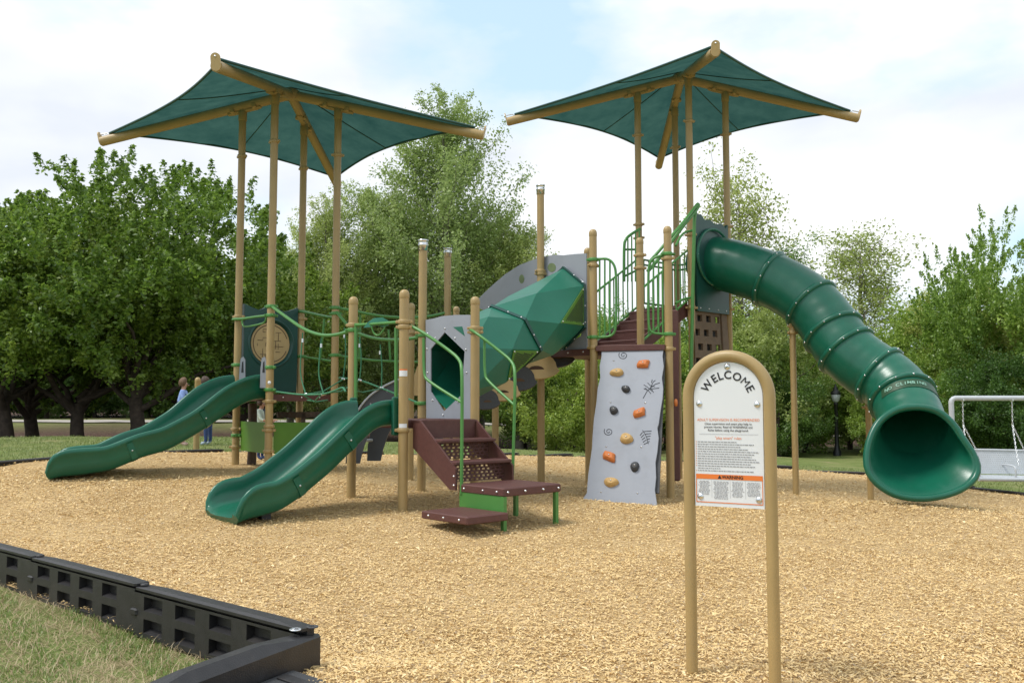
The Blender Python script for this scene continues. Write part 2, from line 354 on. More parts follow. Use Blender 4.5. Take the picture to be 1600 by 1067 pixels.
def bulk(name, v, f, m):
    me = bpy.data.meshes.new(name); nf, k = f.shape
    me.vertices.add(len(v)); me.vertices.foreach_set('co', np.ascontiguousarray(v, np.float32).reshape(-1))
    me.loops.add(nf*k); me.loops.foreach_set('vertex_index', np.ascontiguousarray(f, np.int32).reshape(-1))
    me.polygons.add(nf); me.polygons.foreach_set('loop_start', np.arange(0, nf*k, k, dtype=np.int32))
    me.update(calc_edges=True); me.validate(); me.materials.append(m); return me
CHIPM = leafmat('wood_chip', (0.42, 0.26, 0.12), (0.84, 0.66, 0.38), 0.05)
e = [n for n in CHIPM.node_tree.nodes if n.type == 'VALTORGB'][0].color_ramp.elements
e[0].color = (0.30, 0.20, 0.11, 1); q = e.new(0.05); q.color = (0.42, 0.33, 0.22, 1); q = e.new(0.09); q.color = (0.66, 0.462, 0.205, 1); q = e.new(0.75); q.color = (0.76, 0.555, 0.262, 1)
cv, cf = chips()
tag(link('wood_chips', bulk('wood_chips', cv, cf, CHIPM), None), 'loose golden wood chips covering the play area', 'wood chips', kind='stuff')
# grass blades: foreground patch of thatch plus green tufts, thin band beyond the bed
def blades(n, xs, ys, keep, lo, hi, lean, wid):
    x = RNG.uniform(*xs, n); y = RNG.uniform(*ys, n); k = keep(x, y); x, y = x[k], y[k]; n = len(x)
    h = RNG.uniform(lo, hi, n); yaw = RNG.uniform(0, 2*math.pi, n); ln = np.abs(RNG.normal(lean, 0.35, n))
    d = np.stack([np.cos(yaw)*np.sin(ln), np.sin(yaw)*np.sin(ln), np.abs(np.cos(ln))], -1)
    s = np.stack([-np.sin(yaw), np.cos(yaw), np.zeros(n)], -1)*wid
    c = np.stack([x, y, gz(x, y)-0.03], -1); h = h[:,None]
    mid = c+d*h*0.55+np.array([0,0,0.012]); tip = c+d*h-np.array([0,0,1])*h*0.08
    v = np.stack([c-s, c+s, mid+s*.8, mid-s*.8, tip+s*.15, tip-s*.15], 1).reshape(-1, 3); i = np.arange(n)[:,None]*6
    return v, np.concatenate([i+np.array([[0,1,2,3]]), i+np.array([[3,2,4,5]])], 0)
patch = lambda x, y: ~inbed(x, y) & (x < 0) & (x > -0.64*y-0.3)
clump = lambda x, y: patch(x, y) & (np.sin(x*5.1+1.3)*np.sin(y*4.3)+0.6*np.sin(x*11+y*9) > -0.15)
v1, f1 = blades(70000, (-6, -1.0), (3.6, 9.5), clump, 0.02, 0.06, 0.6, 0.0022)
tag(link('lawn_grass', bulk('lawn_grass', v1, f1, leafmat('grass_blade', (0.12, 0.21, 0.035), (0.26, 0.35, 0.09), 0.35)), None), 'short green lawn grass outside the black border', 'grass', kind='stuff')
v1, f1 = blades(46000, (-6, -1.0), (3.6, 9.5), patch, 0.05, 0.15, 1.42, 0.0018)
tag(link('dry_thatch', bulk('dry_thatch', v1, f1, leafmat('dry_grass', (0.30, 0.22, 0.12), (0.56, 0.45, 0.28), 0.2)), None), 'dry straw-coloured grass clippings on the lawn', 'grass', kind='stuff')
far = lambda x, y: ~inbed(x, y) & (np.abs(x) < 0.62*y)
v1, f1 = blades(60000, (-17, 15), (12, 27), far, 0.03, 0.07, 0.5, 0.006)
tag(link('far_lawn_grass', bulk('far_lawn_grass', v1, f1, leafmat('far_grass_blade', (0.17, 0.225, 0.065), (0.30, 0.34, 0.13), 0.3)), None), 'mown lawn grass beyond the wood chips', 'grass', kind='stuff')
# path on the far side of the dip
mb = MB(); rows = []
for x in np.linspace(-75, 30, 80):
    yc = 61+1.5*math.sin(x*0.07)+max(0, (x+12))*0.05; rows.append([V(x, yc-1.2, float(gz(x, yc-1.2))+0.02), V(x, yc+1.2, float(gz(x, yc+1.2))+0.02)])
mb.loft(rows, True, False)
tag(link('path', mb.mesh('path'), mat('pale_concrete', (0.36, 0.33, 0.29), 0.9, 0.1, 3)), 'pale concrete footpath under the trees', 'path', kind='structure')
# ------------------------------------------------------------------ play structure
HD = 1.22/math.sqrt(2)
def square(cx, cy, rot): return [V(cx+HD*math.cos(math.pi+rot+i*math.pi/2), cy+HD*math.sin(math.pi+rot+i*math.pi/2), 0) for i in range(4)]
L = square(-3.947, 15.68, -0.053); R = square(3.347, 17.39, -0.032); S = square(-1.38, 12.60, -0.04)
e_ = (R[1]-R[0]).normalized(); NQ = V(e_.y, -e_.x, 0); NQ = NQ if NQ.y < 0 else -NQ
Q1, Q2 = R[0]+NQ*1.5, R[1]+NQ*1.5; Q3, Q4 = Q1+NQ*1.22, Q2+NQ*1.22
T = Q4 + Matrix.Rotation(-math.pi/3, 3, 'Z') @ (Q2-Q4)
ZL, ZS, ZQ, ZR = 1.77, 1.40, 2.52, 3.46
PS = empty('play_structure', (0, 14.5, float(gz(0, 14.5))), 'large green and tan play structure with two shade roofs, slides and climbing wall', 'play structure')
B8 = MB().lathe((0,0,0), [(0.0001,0.012),(0.009,0.010),(0.015,0.0),(0.015,-0.004)], 8).mesh('bolt')
def bolt(p, n, parent, s=1.0, m=None):
    o = bpy.data.objects.new('bolt', B8); COL.objects.link(o)
    if not B8.materials: B8.materials.append(STEEL)
    o.location = p; o.rotation_euler = Vector(n).to_track_quat('Z', 'Y').to_euler(); o.scale = (s, s, s)
    o.parent = parent; o.matrix_parent_inverse = WORLD[parent.name].inverted()
CL = MB().lathe((0,0,0), [(0.064,-0.028),(0.076,-0.028),(0.080,-0.018),(0.080,0.018),(0.076,0.028),(0.064,0.028)], 16)
CL.box((0.09,0,0), (0.05,0.05,0.045), bev=0.008).box((-0.09,0,0), (0.045,0.045,0.04), bev=0.008)
CLM = CL.mesh('clamp')
def clamp(p, z, parent, m=TAN, ang=None):
    me = CLM if m is TAN else CLG
    o = bpy.data.objects.new('clamp', me); COL.objects.link(o)
    if not me.materials: me.materials.append(m)
    o.location = (p.x, p.y, z); o.rotation_euler = (0, 0, random.uniform(-0.6, 0.6) if ang is None else ang)
    o.parent = parent; o.matrix_parent_inverse = WORLD[parent.name].inverted()
CLG = CLM.copy(); CLG.materials.clear()
CAPM = MB().lathe((0,0,0), [(0.066,-0.05),(0.068,-0.045),(0.068,0.0),(0.066,0.012),(0.060,0.032),(0.046,0.052),(0.025,0.064),(0.0005,0.068)], 18).mesh('cap')
SLVM = MB().lathe((0,0,0), [(0.062,0.0),(0.072,0.0),(0.072,0.07),(0.078,0.075),(0.078,0.095),(0.072,0.10),(0.072,0.14),(0.08,0.145),(0.08,0.165),(0.062,0.165)], 18).mesh('metal_sleeve')
POST = {}
def post(key, p, ztop, top='cap', clamps=(), r=0.0635, gclamps=()):
    z0 = float(gz(p.x, p.y))-0.15
    o = part('post', MB().tube([V(p.x,p.y,z0), V(p.x,p.y,ztop)], r, 18), TAN, PS); POST[key] = o
    if top:
        c = bpy.data.objects.new('cap' if top == 'cap' else 'metal_sleeve', CAPM if top == 'cap' else SLVM); COL.objects.link(c)
        if not c.data.materials: c.data.materials.append(TAN if top == 'cap' else STEEL)
        c.location = (p.x, p.y, ztop); c.parent = o
    for z in clamps: clamp(p, z, o)
    for z in gclamps: clamp(p, z, o, GRN)
    return o
def zpx(p, py): return W(800, py, p.y).z
post('Ll', L[0], 6.86, None, [zpx(L[0],495), zpx(L[0],670), zpx(L[0],698), 6.0], gclamps=[zpx(L[0],499), zpx(L[0],570), zpx(L[0],680)])
post('Ln', L[1], 6.86, None, [zpx(L[1],627), zpx(L[1],666), zpx(L[1],672), zpx(L[1],705), 6.0], gclamps=[zpx(L[1],479), zpx(L[1],493), zpx(L[1],574), zpx(L[1],609)])
post('Lr', L[2], 6.86, None, [6.0], gclamps=[zpx(L[2],481), zpx(L[2],490), zpx(L[2],555)])
post('Lf', L[3], 6.86, None, [zpx(L[3],498), 6.0], gclamps=[zpx(L[3],487), zpx(L[3],557)])
post('Rl', R[0], 7.76, None, [zpx(R[0],351), zpx(R[0],372), 6.9]); post('Rn', R[1], 7.76, None, [zpx(R[1],362), zpx(R[1],367), zpx(R[1],481), 6.9])
post('Rr', R[2], 7.76, None, [zpx(R[2],354), zpx(R[2],483), 6.9]); post('Rf', R[3], 7.76, None, [6.9])
post('S1', S[0], zpx(S[0],463)-0.07, 'cap', [zpx(S[0],508)], gclamps=[zpx(S[0],516)])
post('S2', S[1], zpx(S[1],452)-0.07, 'cap', [zpx(S[1],503), zpx(S[1],511), zpx(S[1],672)])
post('S3', S[2], zpx(S[2],463)-0.07, 'cap', [zpx(S[2],513), zpx(S[2],519), zpx(S[2],667)])
post('S4', S[3], zpx(S[3],392), 'metal', [zpx(S[3],520)], gclamps=[zpx(S[3],524), zpx(S[3],630)])
M1 = V(W(699,500,16.4).x, 16.4, 0); M2 = V(W(713,500,18.6).x, 18.6, 0); M3 = V(W(642,500,14.9).x, 14.9, 0); M4 = V(W(774,660,16.8).x, 16.8, 0)
post('M1', M1, zpx(M1,402), 'metal'); post('M2', M2, zpx(M2,480)-0.05); post('M3', M3, zpx(M3,475)-0.05, 'cap', [zpx(M3,520)]); post('M4', M4, zpx(M4,610))
post('Q3', Q3, zpx(Q3,304), 'metal', [zpx(Q3,424), zpx(Q3,428)]); post('Q1', Q1, zpx(Q1,387)-0.07, 'cap', [zpx(Q1,410)])
post('Q4', Q4, zpx(Q4,358)-0.07, 'cap', [zpx(Q4,415), zpx(Q4,543)], gclamps=[zpx(Q4,406), zpx(Q4,527)])
post('Q2', Q2, zpx(Q2,371)-0.07, 'cap', [zpx(Q2,399), zpx(Q2,419)]); post('T', T, zpx(T,353)-0.07, 'cap', [zpx(T,404), zpx(T,545)], gclamps=[zpx(T,397), zpx(T,522)])
# --- shade roofs
def canopy(c, rot, zc, zp, label):
    D = 3.446; ctr = V(c[0], c[1], zp); fab = MB(); ends = []; seams = []
    for i in range(4):
        a = math.pi+rot+i*math.pi/2; ends.append(V(c[0]+D*math.cos(a), c[1]+D*math.sin(a), zc))
    N = 16; lift = V(0,0,0.085)
    for i in range(4):
        A, Bq = ends[i], ends[(i+1)%4]; rows = []
        for k in range(N+1):
            t = k/N*0.955; row = []
            for j in range(N+1):
                v = j/N; pull = 1-0.13*(4*v*(1-v))*(t**1.6)
                a_ = ctr.lerp(A, t*pull+0*(t)); b_ = ctr.lerp(Bq, t*pull)
                p = a_.lerp(b_, v)+lift - V(0,0,1)*0.10*4*v*(1-v)*t*(1.1-t)
                wr = math.sin(v*23+i*1.7+t*2)*0.5+math.sin(v*41+t*5+i)*0.35
                p.z += 0.026*wr*t*min(1, 8*v*(1-v)); row.append(p)
            rows.append(row)
        fab.loft(rows, True, False); seams.append([r[N//2]-V(0,0,0.012) for r in rows])
    o = part('shade_fabric', fab, CLOTH, PS, label)
    hem = MB()
    for i in range(4):
        A, Bq = ends[i], ends[(i+1)%4]; pts = []
        for j in range(25):
            v = j/24; t = 0.955*(1-0.13*4*v*(1-v)*(0.955**1.6)); p = ctr.lerp(A, t).lerp(ctr.lerp(Bq, t), v)+lift-V(0,0,1)*0.10*4*v*(1-v)*0.955*0.145; pts.append(p)
        hem.tube(pts, 0.022, 6)
    part('hem', hem, DKGRN, o)
    for q in seams: part('seam', MB().tube(q, 0.010, 6), DKGRN, o)
    for i in range(4):
        A = ends[i]; d = (A-ctr).normalized(); s = V(-d.y, d.x, 0).normalized(); n = d.cross(s); n = n if n.z > 0 else -n
        b = part('beam', MB().tube([ctr-n*0.06, A-n*0.03], [0.085, 0.085], 16), TAN, o)
        pl = [A+s*(0.07*math.cos(q))+n*(-0.03+0.07*math.sin(q)+(0.11 if math.sin(q) > 0 else 0)) for q in np.linspace(0, 2*math.pi, 20, endpoint=False)]
        part('end_plate', MB().prism([p+d*0.02 for p in pl], d, 0.02), TANP, o); bolt(A+d*0.022+n*0.1, d, o, 1.3)
        part('tension_hook', MB().tube([A+n*0.1-d*0.01, A+n*0.095-d*0.13, A+n*0.05-d*0.17], 0.011, 6), STEEL, o)
        q = ctr.lerp(A, HD/D)
        sd = MB().box(q-n*0.14, (0.62, 0.10, 0.05), d, s, bev=0.015).box(q-n*0.11-d*0.2, (0.08, 0.2, 0.1), d, s, bev=0.02).box(q-n*0.11+d*0.2, (0.08, 0.2, 0.1), d, s, bev=0.02)
        sd.lathe(V(q.x, q.y, q.z-0.32), [(0.071,0),(0.075,0.01),(0.075,0.17),(0.066,0.18)], 16)
        part('saddle_bracket', sd, TAN, o)
    hub = MB().lathe(ctr-V(0,0,0.16), [(0.02,0),(0.15,0.02),(0.16,0.16),(0.05,0.22)], 16); part('hub', hub, TAN, o)
    return o
canopy((-3.947, 15.68), -0.053, 6.34, 7.17, 'green fabric shade roof on tan beams over the maze panel tower')
canopy((3.347, 17.39), -0.032, 7.226, 8.10, 'green fabric shade roof on tan beams above the tube slide')
# --- decks
def deck(poly, z, n_fascia=0.11):
    c = sum(poly, V(0,0,0))/len(poly); pts = [V(p.x, p.y, z)+(c-p).normalized()*0.05 for p in poly]
    mb = MB().prism(pts, V(0,0,1), n_fascia); mb.f = [f for f in mb.f]; o = part('deck', mb, BRN, PS); 
    k = len(pts)
    for i in range(k):
        a, b = pts[i], pts[(i+1)%k]; n = V((b-a).y, -(b-a).x, 0).normalized()
        if n.dot(a-V(c.x,c.y,z)) < 0: n = -n
        for t in (0.2, 0.5, 0.8): bolt(a.lerp(b, t)-V(0,0,0.05)+n*0.002, n, o)
    return o
deck(L, ZL); deck(S, ZS); deck([Q1,Q3,Q4,Q2], ZQ); deck([Q4,T,Q2], ZQ+0.003); deck(R, ZR)
# --- open slides
def slide(start, n, prof, half, label, bez=None):
    s = V(-n.y, n.x, 0); n0 = n
    P = [Vector(p) for p in prof]                               # (distance, bed height, wall height, width factor)
    dn = np.linspace(0, prof[-1][0], 46); px = [p[0] for p in prof]
    bz = np.interp(dn, px, [p[1] for p in prof]); hw = np.interp(dn, px, [p[2] for p in prof]); wf = np.interp(dn, px, [p[3] for p in prof])
    for _ in range(3):
        for arr in (bz, hw):
            arr[1:-1] = 0.25*arr[:-2]+0.5*arr[1:-1]+0.25*arr[2:]
    rings = []
    for i, d in enumerate(dn):
        j0, j1 = max(i-1,0), min(i+1,len(dn)-1); tz = (bz[j1]-bz[j0])/(dn[j1]-dn[j0])
        up = V(-n.x*tz, -n.y*tz, 1).normalized(); c = V(start.x, start.y, 0)+n*d
        if bez:
            t_ = d/dn[-1]; c = start*(1-t_)**2+bez[0]*(2*t_*(1-t_))+bez[1]*t_**2; n = ((bez[0]-start)*(1-t_)+(bez[1]-bez[0])*t_).normalized(); s = V(-n.y, n.x, 0)
            up = V(-n.x*tz, -n.y*tz, 1).normalized()
        c.z = bz[i]; h = hw[i]; w = half*wf[i]
        half_sec = [(0.0,0.0),(0.45*w,0.0),(0.70*w,0.015),(0.84*w,0.07),(0.88*w,h*0.55+0.03),(0.885*w,h-0.03),(0.91*w,h+0.006),(0.95*w,h+0.022),(0.99*w,h+0.012),(1.01*w,h-0.02),(1.01*w,h-0.05),(0.965*w,h-0.065),(0.955*w,h*0.4-0.02),(0.90*w,-0.04),(0.75*w,-0.075),(0.4*w,-0.085),(0,-0.085)]
        sec = half_sec + [(-x, y) for x, y in half_sec[-2:0:-1]]
        rings.append([c+s*x+up*y for x, y in sec])
    mb = MB().loft(rings, True, True, True, True)
    o = part('slide', mb, SLIDE, PS, label)
    for fr in (0.30, 0.62):                                      # moulded joints across the underside with bolts
        i = int(fr*len(dn)); r0 = rings[i]; k = len(half_sec)
        mid = sum(r0, V(0,0,0))/len(r0)
        outer = r0[10:len(r0)-9]; t = (rings[i+1][0]-rings[i][0]).normalized()
        a = [p+(p-mid).normalized()*0.012-t*0.045 for p in outer]; b = [p+(p-mid).normalized()*0.012+t*0.045 for p in outer]
        part('joint_band', MB().loft([[p-(p-mid).normalized()*0.02 for p in a], a, b, [p-(p-mid).normalized()*0.02 for p in b]], False, False), SLIDE, o)
        for q in (2, 5, len(outer)-3, len(outer)-6): bolt(outer[q]+(outer[q]-mid).normalized()*0.013, (outer[q]-mid).normalized(), o)
    return o, s
nL = (L[1]-L[0]).normalized(); nL = V(nL.y, -nL.x, 0); nL = nL if nL.y < 0 else -nL
m = (L[0]+L[1])/2; g1 = float(gz(-6.6, 13.2))
slide(m+nL*0.03, nL, [(0,ZL,0.32,1),(0.22,ZL-0.02,0.32,1),(0.5,ZL-0.16,0.33,1),(1.0,ZL-0.52,0.27,1),(1.5,ZL-0.80,0.27,1),(1.85,g1+0.36,0.27,1),(2.3,g1+0.17,0.27,1),(2.75,g1+0.12,0.30,1),(3.02,g1+0.11,0.28,0.99),(3.10,g1+0.09,0.20,0.96),(3.16,g1+0.055,0.04,0.90)], 0.47, 'long green slide running down from the maze panel tower', (V(-5.55,13.75,0), V(-6.78,13.30,0)))
nS = (S[1]-S[0]).normalized(); nS = V(nS.y, -nS.x, 0); nS = nS if nS.y < 0 else -nS
m = (S[0]+S[1])/2; g2 = float(gz(-3.1, 11.0))
s2, s2s = slide(m+nS*0.02, nS, [(0,ZS,0.24,1),(0.18,ZS-0.01,0.25,1),(0.35,ZS-0.09,0.26,1),(0.95,ZS-0.58,0.26,1),(1.35,g2+0.32,0.26,1),(1.62,g2+0.18,0.28,1),(1.86,g2+0.14,0.30,1.0),(2.02,g2+0.12,0.26,0.99),(2.10,g2+0.10,0.12,0.95),(2.15,g2+0.06,0.03,0.88)], 0.47, 'broad green slide between the two short tan posts')
part('foot_bracket', MB().box(m+nS*1.7+V(0,0,g2+0.03), (0.12,0.4,0.16), nS, s2s), CHAR, s2)
# slide hoods: side cheeks and bars
def pipe(name, pts, r=0.021, m=GRN, parent=PS, seg=10, label=None): return part(name, MB().tube(pts, r, seg), m, parent, label)
def smooth(pts, k=3):
    pts = [Vector(p) for p in pts]
    for _ in range(k):
        q = [pts[0]]
        for a, b in zip(pts[:-1], pts[1:]): q += [a*0.75+b*0.25, a*0.25+b*0.75]
        q.append(pts[-1]); pts = q
    return pts
dS0, dS1 = S[0].y, S[1].y
for px, py0, py1, d in ((556, 505, 624, dS0-0.06), (619, 512, 626, dS1+0.13)): pipe('hood_bar', [W(px,py0,d), W(px,py1,d)], 0.024)
pipe('sit_bar', [W(552,508,dS0-0.03), W(572,507,dS0-0.2), W(602,505,dS1+0.35), W(626,503,dS1+0.06)], 0.022)
hp = [W(568,512,12.38), W(574,504,12.36), W(584,497,12.3), W(598,496,12.2), W(607,501,12.12), W(606,508,12.13), W(598,511,12.2), W(588,508,12.28), W(578,511,12.33)]
part('hand_grip', MB().prism(hp, V(0,-1,0), 0.09), GEM, PS, 'teal moulded grip on the sit bar of the broad slide')
pipe('grip_loop', smooth([W(580,509,12.26), W(584,522,12.26), W(592,525,12.22), W(600,515,12.18), W(602,508,12.18)], 2), 0.012)
for p, d in ((S[0], 1), (S[1], -1)):
    q = p+(S[1]-S[0]).normalized()*0.11*d+nS*0.05
    part('slide_cheek', MB().box(V(q.x,q.y,ZS+0.05), (0.06,0.1,0.5), (S[1]-S[0]), nS, bev=0.012), SLIDE, PS)
# long slide entrance: grey grips and a looped bar
for px, d in ((379, L[0].y-0.05), (412, L[1].y-0.02)):
    c0 = [(px-6,606),(px-5,575),(px-3,560),(px+1,557),(px+4,562),(px+4,606)]
    part('grip_plate', MB().prism([W(x,y,d) for x,y in c0], V(0,-1,0), 0.025), GRY, PS)
    part('grip_slot', MB().prism([W(x,y,d-0.004) for x,y in ((px-2,582),(px-1,566),(px+1,564),(px+1.5,582))], V(0,-1,0), 0.02), INK, PS)
dl0, dl1 = L[0].y-0.05, L[1].y+0.0
pipe('sit_bar', WP([(364,499),(380,498),(400,495),(428,492)], dl0-0.03, dl1-0.08), 0.022)
pipe('sit_bar', smooth(WP([(378,499),(379,509),(384,511),(410,506),(415,502),(416,494)], dl0-0.03, dl1-0.02), 2), 0.016)
# low lime panels under the tower
part('windbreak_panel', MB().prism([W(376,658,L[0].y-0.03), W(416,660,L[1].y+0.08), W(416,709,L[1].y+0.08), W(376,703,L[0].y-0.03)], V(-0.6,-0.8,0), 0.02), LIME, PS, 'flat lime green panel under the maze panel tower')
part('windbreak_panel', MB().prism([W(428,660,L[1].y+0.08), W(518,660,L[2].y-0.05), W(518,706,L[2].y-0.05), W(428,709,L[1].y+0.08)], V(0.6,-0.8,0), 0.02), LIME, PS)
# play counter and bark-look post beneath the deck
pk = V(L[0].x+0.22, L[0].y+0.20, 0)
part('bark_post', MB().tube([V(pk.x, pk.y, float(gz(pk.x,pk.y))-0.1), V(pk.x+0.02, pk.y, 1.0), V(pk.x, pk.y, 1.62)], [0.085,0.075,0.08], 12), mat('brown_wood_plastic', (0.10, 0.07, 0.05), 0.8, 0.3, 10, 0.8, 20), PS)
cn = MB().box(V(-3.75, 16.2, 1.42), (1.0, 0.06, 0.10), V(1,0.85,0), V(-0.85,1,0)).box(V(-3.75,16.2,1.0), (0.06,0.06,0.9), V(1,0.85,0), V(-0.85,1,0)).box(V(-3.4,16.45,1.0), (0.06,0.06,0.9), V(1,0.85,0), V(-0.85,1,0))
part('play_counter', cn, MATS['brown_wood_plastic'], PS)
# --- maze panel (between the far-left posts of the tower)
A, Bp = L[0], L[3]; u = (Bp-A).normalized(); nm = V(u.y, -u.x, 0); nm = nm if nm.y < 0 else -nm
zt, zb = zpx((A+Bp)/2, 478), zpx((A+Bp)/2, 612); wdt = 1.04; ctr = (A+Bp)/2
def pl(uu, zz, off=0.0): return V(ctr.x, ctr.y, 0)+u*uu+nm*off+V(0,0,zz)
Hh = zt-zb; zc0 = zb+Hh*0.56
outline = [(-wdt/2, zb), (wdt/2, zb), (wdt/2, zt)] + [(x, zt-0.045+0.05*math.cos((x/wdt)*4*math.pi)) for x in np.linspace(wdt/2-0.05, -wdt/2+0.05, 14)] + [(-wdt/2, zt)]
def ringplate(outer, c, r0, mb, off, th):
    """flat plate with a round opening"""
    k = 48; circ = [(c[0]+r0*math.cos(2*math.pi*i/k), c[1]+r0*math.sin(2*math.pi*i/k)) for i in range(k)]; out = []
    for i in range(k):
        dx, dz = math.cos(2*math.pi*i/k), math.sin(2*math.pi*i/k); best = 9
        for (x1,z1),(x2,z2) in zip(outer, outer[1:]+outer[:1]):
            ex, ez = x2-x1, z2-z1; den = dx*ez-dz*ex
            if abs(den) < 1e-9: continue
            t = ((x1-c[0])*ez-(z1-c[1])*ex)/den; s_ = ((x1-c[0])*dz-(z1-c[1])*dx)/den
            if t > 0 and -1e-6 <= s_ <= 1+1e-6: best = min(best, t)
        out.append((c[0]+dx*best, c[1]+dz*best))
    f0 = [pl(x,z,off) for x,z in out]; f1 = [pl(x,z,off) for x,z in circ]; b1 = [pl(x,z,off-th) for x,z in circ]; b0 = [pl(x,z,off-th) for x,z in out]
    mb.loft([f0, f1, b1, b0, f0], False)
mz = MB(); ringplate(outline, (0, zc0), 0.41, mz, 0.05, 0.09)
mzp = part('maze_panel', mz, DKGRN, PS, 'dark green panel with a round tan finger maze')
part('recess_ring', MB().loft([[pl(r*math.cos(q), zc0+r*math.sin(q), o) for q in np.linspace(0,2*math.pi,40,endpoint=False)] for r,o in ((0.45,0.052),(0.43,0.075),(0.41,0.07),(0.395,0.03),(0.37,0.0))], True), DKGRN, mzp)
disc = [pl(0.375*math.cos(q), zc0+0.375*math.sin(q), 0.02) for q in np.linspace(0,2*math.pi,40,endpoint=False)]
md = part('maze_disc', MB().prism(disc, nm, 0.03), TANP, mzp, 'round tan disc engraved with a maze')
rnd = random.Random(3)
gr = MB()
for r in (0.33, 0.335):
    gr.tube([pl(r*math.cos(q), zc0+r*math.sin(q), 0.022) for q in np.linspace(0.3, 5.9, 40)], 0.006, 5)
for _ in range(34):
    x, z = rnd.randint(-5,5)*0.05, rnd.randint(-5,5)*0.05
    pts = [(x, z)]
    for k in range(rnd.randint(2,4)):
        dx, dz = rnd.choice([(0.05,0),(-0.05,0),(0,0.05),(0,-0.05),(0.1,0),(0,0.1)]); pts.append((pts[-1][0]+dx, pts[-1][1]+dz))
    if max(math.hypot(*q) for q in pts) < 0.30: gr.tube([pl(a, zc0+b, 0.022) for a, b in pts], 0.006, 5)
part('maze_groove', gr, mat('groove_shadow_brown', (0.16, 0.11, 0.06), 0.8, 0.05), md)
# --- tower side rails and the net bridge
dn_, dr_ = L[1].y, L[2].y; dS1_, dS4 = S[0].y, S[3].y
br = part('net_bridge', MB().tube(smooth(WP([(426,480),(448,496),(475,515),(500,524),(522,524),(538,520),(552,515)], dn_-0.06, dS1_-0.02), 2), 0.026, 10), GRN, PS, 'green rope net bridge with sagging handrails')
pipe('handrail', smooth(WP([(526,488),(540,505),(555,519),(580,528),(605,531),(630,531),(660,526)], dr_-0.05, dS4), 2), 0.026, parent=br)
pipe('guard_rail', smooth(WP([(464,486),(480,488),(510,495),(524,496)], L[3].y, dr_), 2), 0.024, parent=br); pipe('guard_rail', WP([(464,556),(490,560),(524,565)], L[3].y, dr_), 0.02, parent=br)
pipe('guard_bar', WP([(507,498),(500,562)], 15.9, 15.9), 0.02, parent=br)
pipe('guard_rail', smooth(WP([(522,481),(545,484),(590,494),(640,497),(675,494),(699,488)], dr_, 16.4), 2), 0.026, parent=br)
pipe('guard_rail', WP([(522,555),(580,563),(640,566),(699,564)], dr_, 16.4), 0.024, parent=br)
for a, b, d in (((563,492),(561,564),15.9),((607,515),(610,566),16.0)): pipe('guard_bar', [W(*a,d), W(*b,d)], 0.02, parent=br)
def rope(pts, r=0.011): return part('rope', MB().tube(pts, r, 7), ROPE, br)
def ferrule(p, d=V(0,0,1)): part('ferrule', MB().tube([Vector(p)-Vector(d).normalized()*0.03, Vector(p)+Vector(d).normalized()*0.03], 0.019, 8), STEEL, br)
nb = smooth(WP([(432,612),(470,617),(505,616),(522,611),(536,604),(540,612)], dn_-0.05, dS1_+0.2), 2); rope(nb, 0.015)
fb = smooth(WP([(530,590),(562,593),(600,608),(655,630)], dr_-0.1, dS4), 2); rope(fb, 0.015)
for a, b, d in (((473,520),(472,590),14.2),((502,528),(500,590),13.6)):
    rope(smooth([W(*a,d), W(a[0]-4,b[1]-20,d), W(b[0]-2,b[1],d), W(b[0]+6,617,d-0.1)], 2)); ferrule(W(a[0],a[1]+12,d)); ferrule(W(b[0]+5,616,d-0.1), V(1,0.2,0.3))
for a, b, d in (((538,512),(536,592),15.2),((562,527),(562,594),14.9),((594,538),(596,606),14.4)):
    rope(smooth([W(*a,d), W(a[0]+3,(a[1]+b[1])/2,d), W(*b,d)], 2)); ferrule(W(a[0],a[1]+13,d)); ferrule(W(*b,d), V(1,0.3,-0.3))
for (x0,y0,d0),(x1,y1,d1) in (((473,617,14.3),(537,592,15.2)),((503,615,13.6),(562,594,14.9)),((536,605,12.9),(597,607,14.3)),((473,617,14.3),(512,625,14.8)),((503,615,13.6),(480,625,15.0))):
    rope([W(x0,y0,d0), W((x0+x1)/2,(y0+y1)/2+7,(d0+d1)/2), W(x1,y1,d1)])
# dark grey arch climber behind the bridge
ac = None
for off in (0.0, 0.75):
    outer = WP([(540,724),(541,700),(546,676),(556,650),(572,626),(595,606),(622,592),(655,582)], 16.2, 16.2); inner = WP([(655,592),(624,612),(602,634),(586,658),(574,682),(566,706),(562,724)], 16.2, 16.2)
    pr = [p+V(0.35*off,off,0) for p in outer+inner]
    if ac is None: ac = part('arch_climber', MB().prism(pr, V(0,-1,0), 0.05), DGRY, PS, 'dark grey curved arch climber behind the rope bridge')
    else: part('side_board', MB().prism(pr, V(0,-1,0), 0.05), DGRY, ac)
for a in ((548,690),(558,660),(578,632),(604,610)):
    p = W(*a, 16.2); part('rung', MB().tube([p, p+V(0.26,0.75,0)], 0.03, 8), GALV, ac)
part('edge_trim', MB().tube(smooth(WP([(552,652),(572,622),(600,602),(640,586)], 16.15, 16.15), 2), 0.02, 6), GALV, ac)
# tan leaf-shaped ladder seen between the posts
part('ladder_board', MB().prism([W(x,y,15.8) for x,y in ((644,618),(646,590),(652,572),(657,575),(658,618))], V(0,-1,0), 0.04), TANP, PS)
